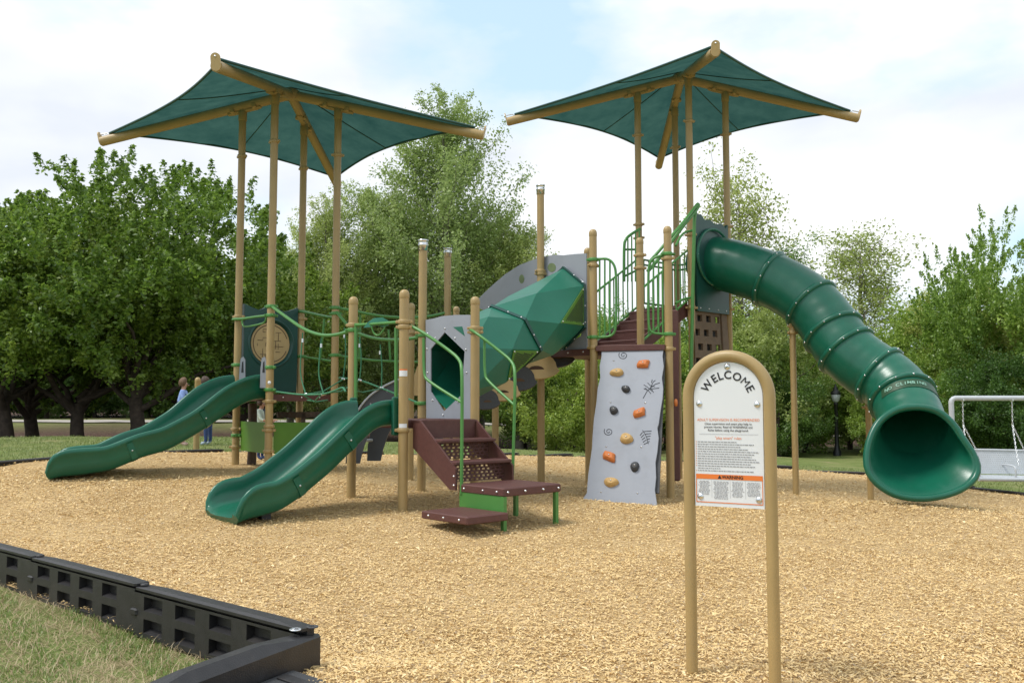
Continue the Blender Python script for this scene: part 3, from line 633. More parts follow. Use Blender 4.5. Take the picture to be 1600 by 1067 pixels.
# --- grey window boards and the faceted crawl tunnel
def board(pa, pb, poly, hole, off, label, th=0.02):
    """upright board on the line pa-pb; poly and hole are photo outlines put on that plane"""
    uu = (pb-pa).normalized(); nn = V(uu.y, -uu.x, 0); nn = nn if nn.y < 0 else -nn
    p0 = (pa+pb)/2+nn*off; P = [onplane(x, y, p0, nn) for x, y in poly]; mb = MB()
    if hole:
        H = [onplane(x, y, p0, nn) for x, y in hole]; c = sum(H, V(0,0,0))/len(H); k = 60
        def cast(poly_, ang):
            dx, dz = math.cos(ang), math.sin(ang); best = 99
            q = [((p-c).dot(uu), (p-c).z) for p in poly_]
            for (x1,z1),(x2,z2) in zip(q, q[1:]+q[:1]):
                ex, ez = x2-x1, z2-z1; den = dx*ez-dz*ex
                if abs(den) < 1e-9: continue
                t = (x1*ez-z1*ex)/den; s_ = (x1*dz-z1*dx)/den
                if t > 0 and -1e-6 <= s_ <= 1+1e-6: best = min(best, t)
            return c+uu*(dx*best)+V(0,0,dz*best)
        angs = sorted([2*math.pi*i/k for i in range(k)]+[math.atan2((p-c).z, (p-c).dot(uu))%(2*math.pi) for p in H+P])
        O = [cast(P, a) for a in angs]; I = [cast(H, a) for a in angs]
        mb.loft([O, I, [p-nn*th for p in I], [p-nn*th for p in O], O], False)
    else: mb.prism(P, nn, th)
    return part('window_board', mb, GRY, PS, label), nn, p0
hexlow = [(695,519),(673,545),(673,612),(693,643),(721,617),(726,549)]
wb, nwb, p0b = board(S[3], S[2], [(665,500),(680,497),(690,494),(712,492),(735,492),(736,656),(666,657)], hexlow, 0.0, 'grey board with a six-sided tunnel opening')
for x, y in ((668,521),(680,528),(695,513),(711,528),(728,546),(729,582),(667,545),(668,582),(715,628),(692,648),(676,625)): bolt(onplane(x,y,p0b+nwb*0.003,nwb), nwb, wb)
part('triangle_inset', MB().prism([onplane(x,y,p0b+nwb*0.004,nwb) for x,y in ((708,511),(722,510),(726,525))], nwb, 0.006), GEM, wb)
wb2, nw2, p02 = board(Q3, Q4, [(738,478),(752,462),(770,445),(790,428),(812,414),(838,404),(866,398),(880,399),(898,397),(916,396),(917,549),(849,551),(845,520),(800,500)], [(878,418),(852,440),(850,505),(874,542),(908,525),(912,440)], -0.08, 'large arched grey board at the head of the crawl tunnel')
for x, y in ((815,436),(862,418)):
    part('cut_out', MB().prism([onplane(x+5*math.cos(q)*(1.3 if x > 840 else 0.8),y+7*math.sin(q),p02+nw2*0.004,nw2) for q in np.linspace(0,2*math.pi,14,endpoint=False)], nw2, 0.006), mat('cut_out_leaf_green', (0.16,0.21,0.10), 0.8, 0.2, 9), wb2)
cA = (S[2]+S[3])/2; cA.z = 2.10; cC = (Q3+Q4)/2; cC.z = zpx(cC, 481); cB = V(-0.06, 14.0, 2.66)
axA = -nwb; axC = -nw2; axB = (cC-cA).normalized(); axR = (axB+V(0,0,0.42)).normalized()
def hexring(c, ax, r, rot, squash=1.0):
    ax = ax.normalized(); s = V(ax.y, -ax.x, 0).normalized(); up = s.cross(ax); up = up if up.z > 0 else -up
    return [c+s*(r*math.cos(rot+k*math.pi/3))+up*(r*squash*math.sin(rot+k*math.pi/3)) for k in range(6)]
def facets(r0, r1, mb):
    for k in range(6):
        mb.add([r0[k], r0[(k+1)%6], r1[k]], [(0,1,2)]); mb.add([r0[(k+1)%6], r1[(k+1)%6], r1[k]], [(0,1,2)])
RA = hexring(cA+axA*0.03, axA, 0.545, math.pi/2, 1.12); RAB = hexring(cA.lerp(cB, 0.56), axB, 0.60, math.pi/2+math.pi/6, 1.0)
RB = hexring(cB, axR, 0.575, math.pi/2, 1.0); RBC = hexring(cB.lerp(cC, 0.36), axB, 0.60, math.pi/2+math.pi/6, 1.0); RC = hexring(cC-(Q4-Q3).normalized()*0.06, axC, 0.53, math.pi/2, 1.28)
tun = part('crawl_tunnel', MB(), None, PS, 'faceted green crawl tunnel rising between the two grey boards') if False else None
sh1 = lambda r: r[1:]+r[:1]
mb = MB(); facets(RA, RAB, mb); facets(RAB, sh1(RB), mb)
tun = part('crawl_tunnel', mb, GEM, PS, 'faceted green crawl tunnel rising between the two grey boards')
mb = MB(); facets(RB, RBC, mb); facets(RBC, sh1(RC), mb); part('tunnel_shell', mb, GEM, tun)
for Rg, c, ax in ((RB, cB, axR), (RC, cC-axC*0.03, axC)):
    a = [p+(p-c).normalized()*0.035 for p in Rg]
    part('flange', MB().loft([[p-ax*0.02 for p in Rg], [p-ax*0.025 for p in a], [p+ax*0.025 for p in a], [p+ax*0.02 for p in Rg]], False), DKGRN, tun)
    for i in range(6):
        for t in (0.12, 0.5): p = a[i].lerp(a[(i+1)%6], t); bolt(p, (p-c).normalized(), tun)
def perfplate(P, name, parent, m, nx, ny, hole=0.62, th=0.012, clip=None):
    """plate on quad P (4 corners) with real slots"""
    n = (P[1]-P[0]).cross(P[3]-P[0]).normalized(); mb = MB()
    def at(a, b): return P[0].lerp(P[1], a).lerp(P[3].lerp(P[2], a), b)
    for i in range(nx):
        for j in range(ny):
            sh = 0.25/nx if j % 2 else -0.25/nx
            a0, a1, b0, b1 = i/nx, (i+1)/nx, j/ny, (j+1)/ny; am, bm_ = (a0+a1)/2+sh*0.6, (b0+b1)/2; ha, hb = hole*0.5/nx, hole*0.42/ny
            solid = clip and not clip((a0+a1)/2, bm_)
            o4 = [at(a0,b0), at(a1,b0), at(a1,b1), at(a0,b1)]
            if solid: mb.add(o4, [(0,1,2,3)]); continue
            i4 = [at(am-ha,bm_-hb), at(am+ha,bm_-hb), at(am+ha,bm_+hb), at(am-ha,bm_+hb)]
            mb.loft([o4, i4, [p-n*th for p in i4]], False)
    return part(name, mb, m, parent)
def window(Rtri, inset, off, n_):
    c = sum(Rtri, V(0,0,0))/len(Rtri); nn = (Rtri[1]-Rtri[0]).cross(Rtri[2]-Rtri[0]).normalized()
    if nn.dot(c-n_) < 0: nn = -nn
    P = [c+(p-c)*inset+nn*off for p in Rtri]; w = part('vent_plate', MB().prism(P, nn, off*0.6), LIME, tun)
    u1 = (P[1]-P[0]).normalized(); u2 = nn.cross(u1); hol = MB()
    for i in range(-12,13):
        for j in range(-12,13):
            q = c+nn*(off+0.002)+u1*(i*0.036+(0.018 if j % 2 else 0))+u2*(j*0.032)
            bs = []
            for a, b, d in ((0,1,2),(1,2,0),(2,0,1)):
                e = (P[b]-P[a]).normalized(); nrm_ = nn.cross(e); s_ = 1 if (P[d]-P[a]).dot(nrm_) > 0 else -1; bs.append((q-P[a]).dot(nrm_)*s_)
            if min(bs) > 0.045: hol.add([q+(u1*math.cos(t)+u2*math.sin(t))*0.0145 for t in np.linspace(0,2*math.pi,8,endpoint=False)], [tuple(range(8))])
    part('vent_hole', hol, INK, w)
    for p in P: bolt(p.lerp(c, 0.12)+nn*0.003, nn, w)
window([RBC[4], RC[5], RC[4]], 0.95, 0.012, cB.lerp(cC,0.6))
window([RAB[3], RAB[4], RB[4]], 0.92, 0.012, cA.lerp(cB,0.6))
# tan and black leaf climber below the tunnel
lc = None
for k, (x, y, w_, h_, m_) in enumerate(((862,556,76,46,CHAR),(834,573,84,48,TANP),(806,592,70,46,CHAR),(782,610,66,40,TANP),(758,625,50,36,CHAR))):
    d = 15.5-0.16*k
    P = [W(x+w_*0.5*math.cos(q)*(1 if math.sin(q) < 0 else 0.85), y-h_*0.5*math.sin(q)*(1.0 if math.sin(q) > 0 else 0.8), d+0.05*math.sin(q)) for q in np.linspace(0, 2*math.pi, 22, endpoint=False)]
    nn = V(0,-0.97,0.25)
    o = part('leaf_climber' if lc is None else 'leaf_step', MB().prism(P, nn, 0.06), m_, PS if lc is None else lc, 'tan and black stepping leaf climber under the crawl tunnel' if lc is None else None)
    lc = lc or o
    P2 = [W(x+4+w_*0.15*math.cos(q), y+5-h_*0.14*math.sin(q), d-0.012) for q in np.linspace(0, 2*math.pi, 14, endpoint=False)]
    part('foot_hole', MB().prism(P2, nn, 0.01), mat('foot_hole_brown%d' % k, (0.07,0.035,0.02) if m_ is TANP else (0.10,0.055,0.025), 0.7, 0.05), lc)
part('hand_knob', MB().lathe(W(744,617,13.9), [(0.001,-0.05),(0.03,-0.04),(0.04,0),(0.03,0.04),(0.001,0.05)], 10, V(0,1,0)), ORG, PS)
part('hand_knob', MB().lathe(W(1056,629,14.2), [(0.001,-0.06),(0.025,-0.05),(0.03,0),(0.025,0.05),(0.001,0.06)], 10), ORG, PS)
# --- brown stair to the small deck
def tread_mesh(w, dpt, h): return MB().box((0,0,0), (w, dpt, h), bev=0.012).mesh('tread')
eS = (S[2]-S[1]).normalized(); nE = V(eS.y, -eS.x, 0); nE = nE if nE.y < 0 else -nE
mS = (S[1]+S[2])/2
gs = float(gz(-0.3, 11.2)); ZP = W(800, 758, (mS+nE*1.35).y).z
st = part('stair', MB().box(V(mS.x,mS.y,ZS-0.02)+nE*0.10, (0.98,0.2,0.05), eS, nE, bev=0.01), BRN, PS, 'brown coated steel steps up to the small deck')
for sg in (-1, 1):
    a = mS+eS*(0.49*sg)
    P = [a+nE*0.05+V(0,0,ZS-0.01), a+nE*0.2+V(0,0,ZS-0.01), a+nE*0.93+V(0,0,ZP+0.20), a+nE*0.93+V(0,0,ZP-0.06), a+nE*0.82+V(0,0,ZP-0.06), a+nE*0.05+V(0,0,ZS-0.36)]
    part('stringer', MB().prism(P, eS*sg, 0.03), BRN, st)
    for q in (P[2]-V(0,0,0.09)-nE*0.03, P[3]+V(0,0,0.06)-nE*0.03): bolt(q+eS*sg*0.002, eS*sg, st)
nst = 2; rise = (ZS-ZP)/(nst+1)
for k in range(1, nst+1):
    z = ZS-rise*k; c = mS+nE*(0.14+0.31*k)
    if k < nst: part('tread', MB().box(V(c.x,c.y,z), (0.94,0.32,0.045), eS, nE, bev=0.01), BRN, st)
    else: part('tread', MB().box(V(c.x,c.y,z), (0.94,0.32,0.045), eS, nE, bev=0.01), BRN, st)
for k in range(1, nst+2):
    z1 = ZS-rise*(k-1)-0.03; z0 = ZS-rise*k+0.025; c = mS+nE*(0.17+0.31*(k-1)) if k > 1 else mS+nE*0.20
    P = [c-eS*0.44+V(0,0,z0), c+eS*0.44+V(0,0,z0), c+eS*0.44+V(0,0,z1), c-eS*0.44+V(0,0,z1)]
    perfplate(P, 'riser', st, BRN, 11, 5) if k > 1 else part('riser', MB().prism(P, nE, 0.01), BRN, st)
c = mS+nE*1.36; part('landing', MB().box(V(c.x,c.y,ZP-0.03)+eS*0.02, (0.96,0.84,0.10), eS, nE, bev=0.012), BRN, st)
for t in (-0.40,-0.12,0.18,0.44): bolt(V(c.x,c.y,ZP-0.03)+eS*t+nE*0.432, nE, st)
for t in (-0.3,0.05,0.3): bolt(V(c.x,c.y,ZP-0.03)-eS*0.462+nE*t, -eS, st)
gl = float(gz(c.x, c.y)); dims = V(c.x,c.y,0)-eS*0.80+nE*0.12
part('step', MB().box(V(dims.x,dims.y,gl+0.17), (0.62,0.84,0.09), eS, nE, bev=0.012), BRN, st)
for t in (-0.28,0.0,0.28): bolt(V(dims.x,dims.y,gl+0.17)-eS*0.312+nE*t, -eS, st)
part('apron', MB().box(V(c.x,c.y,0)-eS*0.44+V(0,0,(ZP+gl+0.2)/2-0.04), (0.02,0.80,ZP-gl-0.22), eS, nE), GRN, st)
for a, b in ((-0.44,0.40),(0.44,0.38),(0.44,-0.34)):
    q = V(c.x,c.y,0)+eS*a+nE*b; part('leg', MB().box(V(q.x,q.y,(ZP-0.07+gl-0.15)/2), (0.05,0.05,ZP-gl+0.06), eS, nE), GRN, st)
# its two green handrails
for pl_, d0, d1 in (([(640,508),(662,520),(700,546),(719,562),(722,580),(722,640),(721,772)], S[1].y+0.02, 11.12), ([(735,515),(745,521),(780,548),(802,566),(805,585),(804,640),(801,742)], S[2].y-0.02, 11.86)):
    n_ = len(pl_); pts = [W(x,y,d0+(d1-d0)*min(1, i/4)) for i,(x,y) in enumerate(pl_)]
    hr = pipe('handrail', smooth(pts[:6], 2)+[pts[6]], 0.021, parent=st)
    x0 = pl_[0][0]+20; dd = d0+(d1-d0)*0.25
    lo = [W(x0+2,pl_[1][1]+8,dd), W(x0+2,pl_[1][1]+65,dd), W(x0+8,pl_[1][1]+75,dd-0.08), W(pl_[4][0],pl_[4][1]+49,d1)]
    pipe('mid_rail', smooth(lo, 2), 0.019, parent=hr)
# --- climbing wall
eW = (T-Q4).normalized(); nWl = V(eW.y, -eW.x, 0); nWl = nWl if nWl.y < 0 else -nWl
pt = (Q4+T)/2+nWl*0.05; pt.z = ZQ; pb_ = (Q4+T)/2+nWl*1.22; pb_.z = 0.10
nT = eW.cross(pb_-pt).normalized(); nT = nT if nT.y < 0 else -nT
cwo = [(940,541),(1037,543),(1035,556),(1037,572),(1034,590),(1036,606),(1035,622),(1032,640),(1029,662),(1027,668),(1029,684),(1027,705),(1024,722),(1025,745),(1023,765),(1026,785),(1025,797),(1008,795),(988,791),(983,787),(960,787),(935,785),(909,787),(912,777),(917,770),(919,742),(925,700),(926,680),(928,655),(932,628),(934,606),(938,590),(937,572),(940,556)]
cw = part('climbing_wall', MB().prism([onplane(x,y,pt,nT) for x,y in cwo], nT, 0.045), GRY, PS, 'leaning pale grey climbing wall with orange, tan and charcoal holds')
part('wall_frame', MB().prism([onplane(x,y,pt-nT*0.05,nT) for x,y in ((945,545),(1040,546),(1030,770),(928,765))], nT, 0.04), CHAR, cw)
part('lip', MB().box((Q4+T)/2+V(0,0,ZQ-0.01)+nWl*0.06, (1.12,0.08,0.10), eW, nWl, bev=0.01), BRN, cw)
uT = eW; vT = nT.cross(uT); vT = vT if vT.z > 0 else -vT
def hold(x, y, w_, h_, m, rot, kind):
    c = onplane(x, y, pt, nT); rr = random.Random(x); rings = []
    for sc_, o in ((1.0,0.0),(1.0,0.02),(0.86,0.045),(0.55,0.062)):
        ring = []
        for k in range(16):
            q = 2*math.pi*k/16; bx, by = math.cos(q), math.sin(q)
            if kind == 'block': pw = max(abs(bx),abs(by))**-0.75; bx *= pw; by *= pw
            lump = 1+0.10*math.sin(2*q+x)+0.06*math.sin(3*q+y)
            a_, b_ = bx*w_*0.5*sc_*lump, by*h_*0.5*sc_*lump; ca, sa = math.cos(rot), math.sin(rot)
            ring.append(c+uT*(a_*ca-b_*sa)+vT*(a_*sa+b_*ca)+nT*o+vT*(o*0.3))
        rings.append(ring)
    h = part('hand_hold', MB().loft(rings, True, True, False, True), m, cw); bolt(c+nT*0.063+vT*0.018, nT, h, 0.9)
for a in ((964,583,.21,.13,OCH,.2,'r'),(1005,570,.19,.12,ORG,-.05,'block'),(978,609,.15,.10,CHAR,-.1,'r'),(959,642,.14,.12,CHAR,.1,'r'),(999,646,.19,.12,ORG,.3,'block'),(979,686,.22,.15,OCH,-.3,'r'),(952,714,.20,.13,ORG,-.25,'block'),(992,730,.15,.13,CHAR,.6,'r'),(955,754,.22,.14,OCH,-.2,'r')): hold(*a)
eng = mat('engraved_line', (0.055,0.06,0.07), 0.7, 0.0)
def engrave(lines, nm_):
    mb = MB()
    for ln in lines: mb.tube([onplane(x,y,pt+nT*0.001,nT) for x,y in ln], 0.006, 5)
    return part(nm_, mb, eng, cw)
sp = lambda cx, cy, r, t: [(cx+(r*0.15+r*0.85*q/(2*math.pi*t))*math.cos(q)*1.15, cy+(r*0.15+r*0.85*q/(2*math.pi*t))*math.sin(q)) for q in np.linspace(0, 2*math.pi*t, 26)]
engrave([sp(974,555,6.5,1.6)], 'shell_engraving'); engrave([sp(951,674,6.5,1.6)], 'shell_engraving')
engrave([[(1005,622),(1011,611),(1016,606),(1020,598)],[(1008,606),(1013,610),(1017,615)],[(1006,601),(1012,605),(1019,611)],[(1012,598),(1016,602),(1023,604)],[(1020,597),(1024,594)],[(1018,598),(1019,593)],[(1015,607),(1024,600),(1031,598)],[(1014,608),(1022,607),(1030,606)],[(1011,609),(1006,607)],[(1017,606),(1021,613)]], 'dragonfly_engraving')
engrave([[(1004,672),(1010,682),(1013,693)]]+[[(1004+k*2,675+k*4),(1000+k*1.5,680+k*3.5)] for k in range(5)]+[[(1006+k*1.8,674+k*4),(1018-k*0.8,673+k*4)] for k in range(5)], 'fern_engraving')
for x, y in ((959,563),(1012,563),(954,628),(1008,629),(947,697),(1002,698),(939,768),(996,770)): bolt(onplane(x,y,pt,nT), nT, cw, 1.1)
# loops guarding the wall opening and stair guards
def guard(path, bars, r=0.021, name='guard_loop'):
    o = pipe(name, path, r)
    for a, b in bars: pipe('guard_bar', [a, b], 0.015, parent=o)
    return o
dq, dt = Q4.y-0.02, T.y+0.0
def dW(x): return dq+(dt-dq)*(x-927)/(1049-927)+0.02
def lp(pts): return smooth([W(x,y,dW(x)) for x,y in pts], 2)
guard(lp([(922,405),(935,405),(950,404),(960,413),(963,430),(963,510),(958,524),(945,527),(922,527)]), [(W(x,406,dW(x)),W(x,526,dW(x))) for x in (937,945,953)])
guard(lp([(1055,397),(1040,398),(1022,402),(1014,413),(1013,430),(1013,510),(1018,520),(1032,522),(1055,522)]), [(W(x,400,dW(x)),W(x,522,dW(x))) for x in (1021,1029,1036)])
# sloped stair guards from the lower deck to the tower
def stairguard(a, b, z0a, z0b, h, inset):
    A_ = V(a.x,a.y,0)+inset; B_ = V(b.x,b.y,0)+inset
    lo0, lo1 = A_+V(0,0,z0a), B_+V(0,0,z0b); hi0, hi1 = lo0+V(0,0,h), lo1+V(0,0,h)
    o = pipe('stair_guard', [lo0, hi0, hi0.lerp(hi1,0.02), hi1, lo1], 0.022)
    pipe('bottom_rail', [lo0, lo1], 0.02, parent=o)
    for k in range(1, 11): t = k/11; pipe('guard_bar', [lo0.lerp(lo1,t), hi0.lerp(hi1,t)], 0.013, parent=o, seg=8)
stairguard(Q1, R[0], ZQ+0.12, ZR+0.1, 0.92, V(0.03,-0.03,0)); stairguard(Q2, R[1], ZQ+0.12, ZR+0.1, 0.92, V(-0.03,0.03,0))
stf = part('tower_stair', MB().box((Q1+Q2)/2-NQ*0.08+V(0,0,ZQ+0.02), (1.0,0.2,0.05), e_, NQ), BRN, PS, 'brown steps climbing to the tube slide tower')
for k in range(1, 5):
    c = (Q1+Q2)/2-NQ*(0.30*k); z = ZQ+(ZR-ZQ)*k/4.6
    part('tread', MB().box(V(c.x,c.y,z), (1.0,0.32,0.05), e_, NQ, bev=0.01), BRN, stf); part('riser', MB().box(V(c.x,c.y,z-0.11)+NQ*0.15, (1.0,0.012,0.17), e_, NQ), BRN, stf)
for sg in (-1, 1):
    a0 = (Q1+Q2)/2+e_*(0.52*sg); a1 = (R[0]+R[1])/2+e_*(0.52*sg)
    part('stringer', MB().prism([a0+V(0,0,ZQ+0.16), a1+V(0,0,ZR+0.06), a1+V(0,0,ZR-0.22), a0+V(0,0,ZQ-0.10)], e_*sg, 0.03), BRN, stf)
# framed play panel beside the stair and rails round the upper deck
pp = guard(smooth([W(975,440,17.0), W(975,385,17.0), W(977,374,17.0), W(986,366,17.1), W(1000,358,17.3)], 2), [(W(975+k*6,378-k*4.5,17.0),W(975+k*6,440,17.0)) for k in range(1,5)], 0.028, 'panel_frame')
for y in (390, 432): pipe('cross_rail', [W(975,y,17.0), W(1000,y-12 if y > 400 else y,17.2)], 0.02, parent=pp)
def deckrail(a, b, zs):
    o = None
    for z in zs:
        p = pipe('deck_rail', [V(a.x,a.y,z), V(b.x,b.y,z)], 0.02, parent=o or PS); o = o or p
    for k in range(1, 8): t = k/8; pipe('guard_bar', [V(a.x,a.y,zs[-1]).lerp(V(b.x,b.y,zs[-1]),t), V(a.x,a.y,zs[0]).lerp(V(b.x,b.y,zs[0]),t)], 0.012, parent=o, seg=8)
deckrail(R[0], R[3], (ZR+0.98, ZR+0.88, ZR+0.12)); deckrail(R[3], R[2], (ZR+0.98, ZR+0.88, ZR+0.12))
# sliding pole with hooked top beside the tower
pole = pipe('sliding_pole', smooth([W(1012,424,15.6), W(1030,404,15.7), W(1052,374,15.85), W(1072,347,16.0), W(1085,332,16.2), W(1092,322,16.3), W(1090,318,16.3), W(1087,326,16.25)], 2)+[W(1085,345,16.22), W(1080,575,16.22), W(1079,690,16.22)], 0.033, label='green sliding pole with a curled top beside the tube slide tower')
pipe('pole_brace', smooth([W(1014,410,15.5), W(1030,392,15.55), W(1050,368,15.6), W(1066,350,15.8), W(1080,332,16.1), W(1088,321,16.2)], 2), 0.028, parent=pole)
pipe('deck_rail', smooth([W(1056,384,16.0), W(1066,364,16.3), W(1082,360,16.4)], 2), 0.022); pipe('deck_rail', smooth([W(1056,474,16.0), W(1066,468,16.2), W(1080,465,16.4)], 2), 0.022)
# tan climber with rows of holes under the upper deck
uC = (R[2]-R[1]).normalized(); nC = V(uC.y,-uC.x,0); nC = nC if nC.y < 0 else -nC
zr0 = ZR-0.12; gC = float(gz(3.6,16.6)); bC = R[1]+uC*0.02+nC*0.02
CLMB = mat('climber_shaded_tan', (0.15,0.10,0.06), 0.7, 0.1, 9)  # tan made darker in the base colour, for the shade under the deck
P = [bC+V(0,0,gC)-uC*0.38+nC*0.35, bC+uC*0.46+V(0,0,gC)+nC*0.35, bC+uC*0.86+V(0,0,zr0), bC+V(0,0,zr0)+uC*0.02]
hb = perfplate(P, 'foothole_climber', PS, CLMB, 3, 12, 0.55, 0.05); hb['label'] = 'tan climber board in a shade-darkened colour with rows of foot holes under the tower'
part('backing', MB().prism([p-nC*0.10 for p in P], nC, 0.02), CHAR, hb)
part('curved_side', MB().prism([bC+uC*0.62+V(0,0,gC)+nC*0.35, bC+uC*0.86+V(0,0,gC)+nC*0.35, bC+uC*1.10+V(0,0,zr0), bC+uC*0.92+V(0,0,zr0)], nC, 0.05), CLMB, hb)
part('brown_pillar', MB().box(V(T.x+0.16,T.y+0.6,(ZQ+0.6)/2+0.2), (0.2,0.16,ZQ+0.3), bev=0.02), BRN, PS)
# --- tube slide
eT = (R[2]-R[1]).normalized(); nTu = V(eT.y,-eT.x,0); nTu = nTu if nTu.y < 0 else -nTu
m0 = (R[1]+R[2])/2
ctrl = [W(1104,408,17.35), W(1114,409,16.93), W(1160,417,16.7), W(1202,434,16.45), W(1240,452,16.2), W(1271,473,15.95), W(1292,499,15.75), W(1303,524,15.55), W(1319,552,15.35), W(1346,572,15.2), W(1375,585,15.05), W(1398,600,14.85), W(1414,622,14.6), W(1423,650,14.3), W(1429,676,14.0)]
cp = ctrl
for _ in range(2):
    cp = [cp[0]]+[cp[i-1]*0.2+cp[i]*0.6+cp[i+1]*0.2 for i in range(1,len(cp)-1)]+[cp[-1]]
pth = smooth(cp, 3); NP = len(pth); RT = 0.50
def ringat(i, r, roll=None, seg=36):
    t = (pth[min(i+1,NP-1)]-pth[max(i-1,0)]).normalized(); s = t.cross(V(0,0,1)).normalized(); up = s.cross(t)
    return [pth[i]+(s*math.cos(2*math.pi*k/seg)+up*math.sin(2*math.pi*k/seg))*r for k in range(seg)], t
cuts = []
def nearest(px, py):
    best, bi = 1e9, 0
    for i, p in enumerate(pth):
        fy = p.y*math.cos(PITCH)+(p.z-CAMH)*math.sin(PITCH); x = 800+FPX*p.x/fy; y = 533.5-FPX*(-p.y*math.sin(PITCH)+(p.z-CAMH)*math.cos(PITCH))/fy
        if (x-px)**2+(y-py)**2 < best: best = (x-px)**2+(y-py)**2; bi = i
    return bi
cuts = [0]+[nearest(*q) for q in ((1202,434),(1271,473),(1300,520),(1319,552),(1376,585),(1412,622))]+[NP-1]
ts = None
for a, b in zip(cuts[:-1], cuts[1:]):
    rings = [ringat(i, RT*(1+0.004*math.sin(i*1.3)))[0] for i in range(a, b+1)]
    o = part('tube_slide' if ts is None else 'tube_segment', MB().loft(rings, True), SLIDE, PS if ts is None else ts, 'long green spiral tube slide dropping from the tall tower' if ts is None else None)
    ts = ts or o
for ci in cuts[1:-1]:
    r0, t = ringat(ci, RT); 
    fr = [[p+(p-pth[ci]).normalized()*e-t*f for p in r0] for e, f in ((0.0,0.045),(0.045,0.035),(0.05,0.0),(0.045,-0.035),(0.0,-0.045))]
    part('flange', MB().loft(fr, True), SLIDE, ts)
    for k in range(0, 36, 3): p = r0[k]+(r0[k]-pth[ci]).normalized()*0.05; bolt(p+t*0.02, (r0[k]-pth[ci]).normalized(), ts, 1.0)
# flared mouth
rim = [(1430,633),(1465,639),(1490,660),(1506,686),(1525,712),(1531,738),(1515,760),(1480,775),(1440,781),(1400,776),(1370,759),(1353,736),(1352,708),(1359,680),(1373,655),(1398,638)]
def rimpt(x, y, k, back=0.0, sc_=1.0):
    x = 1436+(x-1436)*sc_; y = 704+(y-704)*sc_
    return W(x, y, 13.62-0.32*max(0, (y-640)/140.0)+back)
def resample(pts, n, start):
    pts = pts+[pts[0]]; d = [0]
    for a, b in zip(pts[:-1], pts[1:]): d.append(d[-1]+(b-a).length)
    return [next(pts[i].lerp(pts[i+1], (s_-d[i])/(d[i+1]-d[i])) for i in range(len(pts)-1) if d[i] <= s_ <= d[i+1]+1e-9) for s_ in [d[-1]*k/n for k in range(n)]]
def smc(pts):
    for _ in range(2): pts = [q for i in range(len(pts)) for q in (pts[i]*0.75+pts[(i+1)%len(pts)]*0.25, pts[i]*0.25+pts[(i+1)%len(pts)]*0.75)]
    return pts
def rimring(sc_, back):
    return resample(smc([rimpt(x,y,0,back,sc_) for x,y in rim]), 48, 0)
t_end = (pth[-1]-pth[-3]).normalized(); s_e = t_end.cross(V(0,0,1)).normalized(); up_e = s_e.cross(t_end)
def endring(r, back): # clockwise from top as seen by the camera, 48 points
    c = pth[-1]-t_end*back; sgn = 1 if s_e.x > 0 else -1
    return [c+(s_e*sgn*math.sin(2*math.pi*k/48)+up_e*math.cos(2*math.pi*k/48))*r for k in range(48)]
r_out, r_mid, r_in = rimring(1.0, 0.07), rimring(0.99, -0.02), rimring(0.90, 0.0)
E0, E1 = endring(RT, 0.02), endring(RT*0.97, 0.05)
def mixr(a, b, t): return [p.lerp(q, t) for p, q in zip(a, b)]
mth = MB().loft([E0, mixr(E0, rimring(0.90,0.16), 0.45), mixr(E0, rimring(0.92,0.14), 0.8), rimring(0.965,0.12), rimring(0.995,0.10), r_out, rimring(1.01,0.02), r_mid, rimring(0.955,-0.03), r_in, mixr(r_in, E1, 0.25), mixr(r_in, E1, 0.6), E1], True)
mth.tube(rimring(0.985, 0.0), 0.05, 10, False, True)
part('slide_mouth', mth, SLIDE, ts, 'wide flared green mouth of the tube slide')
# dark lettered band above the mouth
ib = nearest(1424, 640); bandr = [ringat(i, RT*1.012, seg=72)[0][6:36] for i in (max(0,nearest(1417,628)), ib)]
part('warning_band', MB().loft(bandr, True, False), mat('band_dark_green', (0.012,0.055,0.018), 0.45, 0.05), ts)
seq = 'NO CLIMBING'; ia = nearest(1417,628); rr_, tt_ = ringat(ia, RT*1.02, seg=360); rb_, _ = ringat(ib, RT*1.02, seg=360)
lab = None
for k, ch in enumerate(seq):
    if ch == ' ': continue
    dg = (138-(k)*6.8); a = int(dg)%360
    if s_e.x < 0: a = (180-a) % 360
    p = rr_[a].lerp(rb_[a], 0.5); nn = (p-pth[(ia+ib)//2]).normalized(); dn2 = (rb_[a]-rr_[a]).normalized(); upv = -dn2; rt = upv.cross(nn)
    vsx, fsx = text_mesh(ch, 0.088, 0.002); mbx = MB().add([p+rt*v.x+upv*(v.y-0.03)+nn*0.004 for v in vsx], fsx)
    part('letter', mbx, PALE, ts)
# hood plate at the tower
uu = eT; c0 = m0+nTu*0.02
def hp_(a, z, o=0.0): return V(c0.x,c0.y,0)+uu*a+nTu*o+V(0,0,z)
zt_, zb_ = zpx(m0, 345), zpx(m0, 489)
hood = [(-0.52,zb_),(0.52,zb_),(0.52,zt_-0.02),(0.44,zt_-0.10),(0.3,zt_-0.02),(0.1,zt_-0.07),(-0.08,zt_-0.0),(-0.25,zt_-0.03),(-0.36,zt_+0.06),(-0.46,zt_+0.05),(-0.54,zt_+0.12)]
hd_ = part('slide_hood', MB().prism([hp_(a,z,0.05) for a,z in hood], nTu, 0.07), DKGRN, ts, 'dark green entrance plate of the tube slide')
r0, t0 = ringat(nearest(1118,410), RT)
part('collar', MB().loft([[p+(p-pth[0]).normalized()*e+nTu*f for p in [hp_(math.cos(q)*RT, pth[2].z+math.sin(q)*RT) for q in np.linspace(0,2*math.pi,36,endpoint=False)]] for e,f in ((0.07,0.05),(0.065,0.09),(0.02,0.10),(0.0,0.09))], True), SLIDE, hd_)
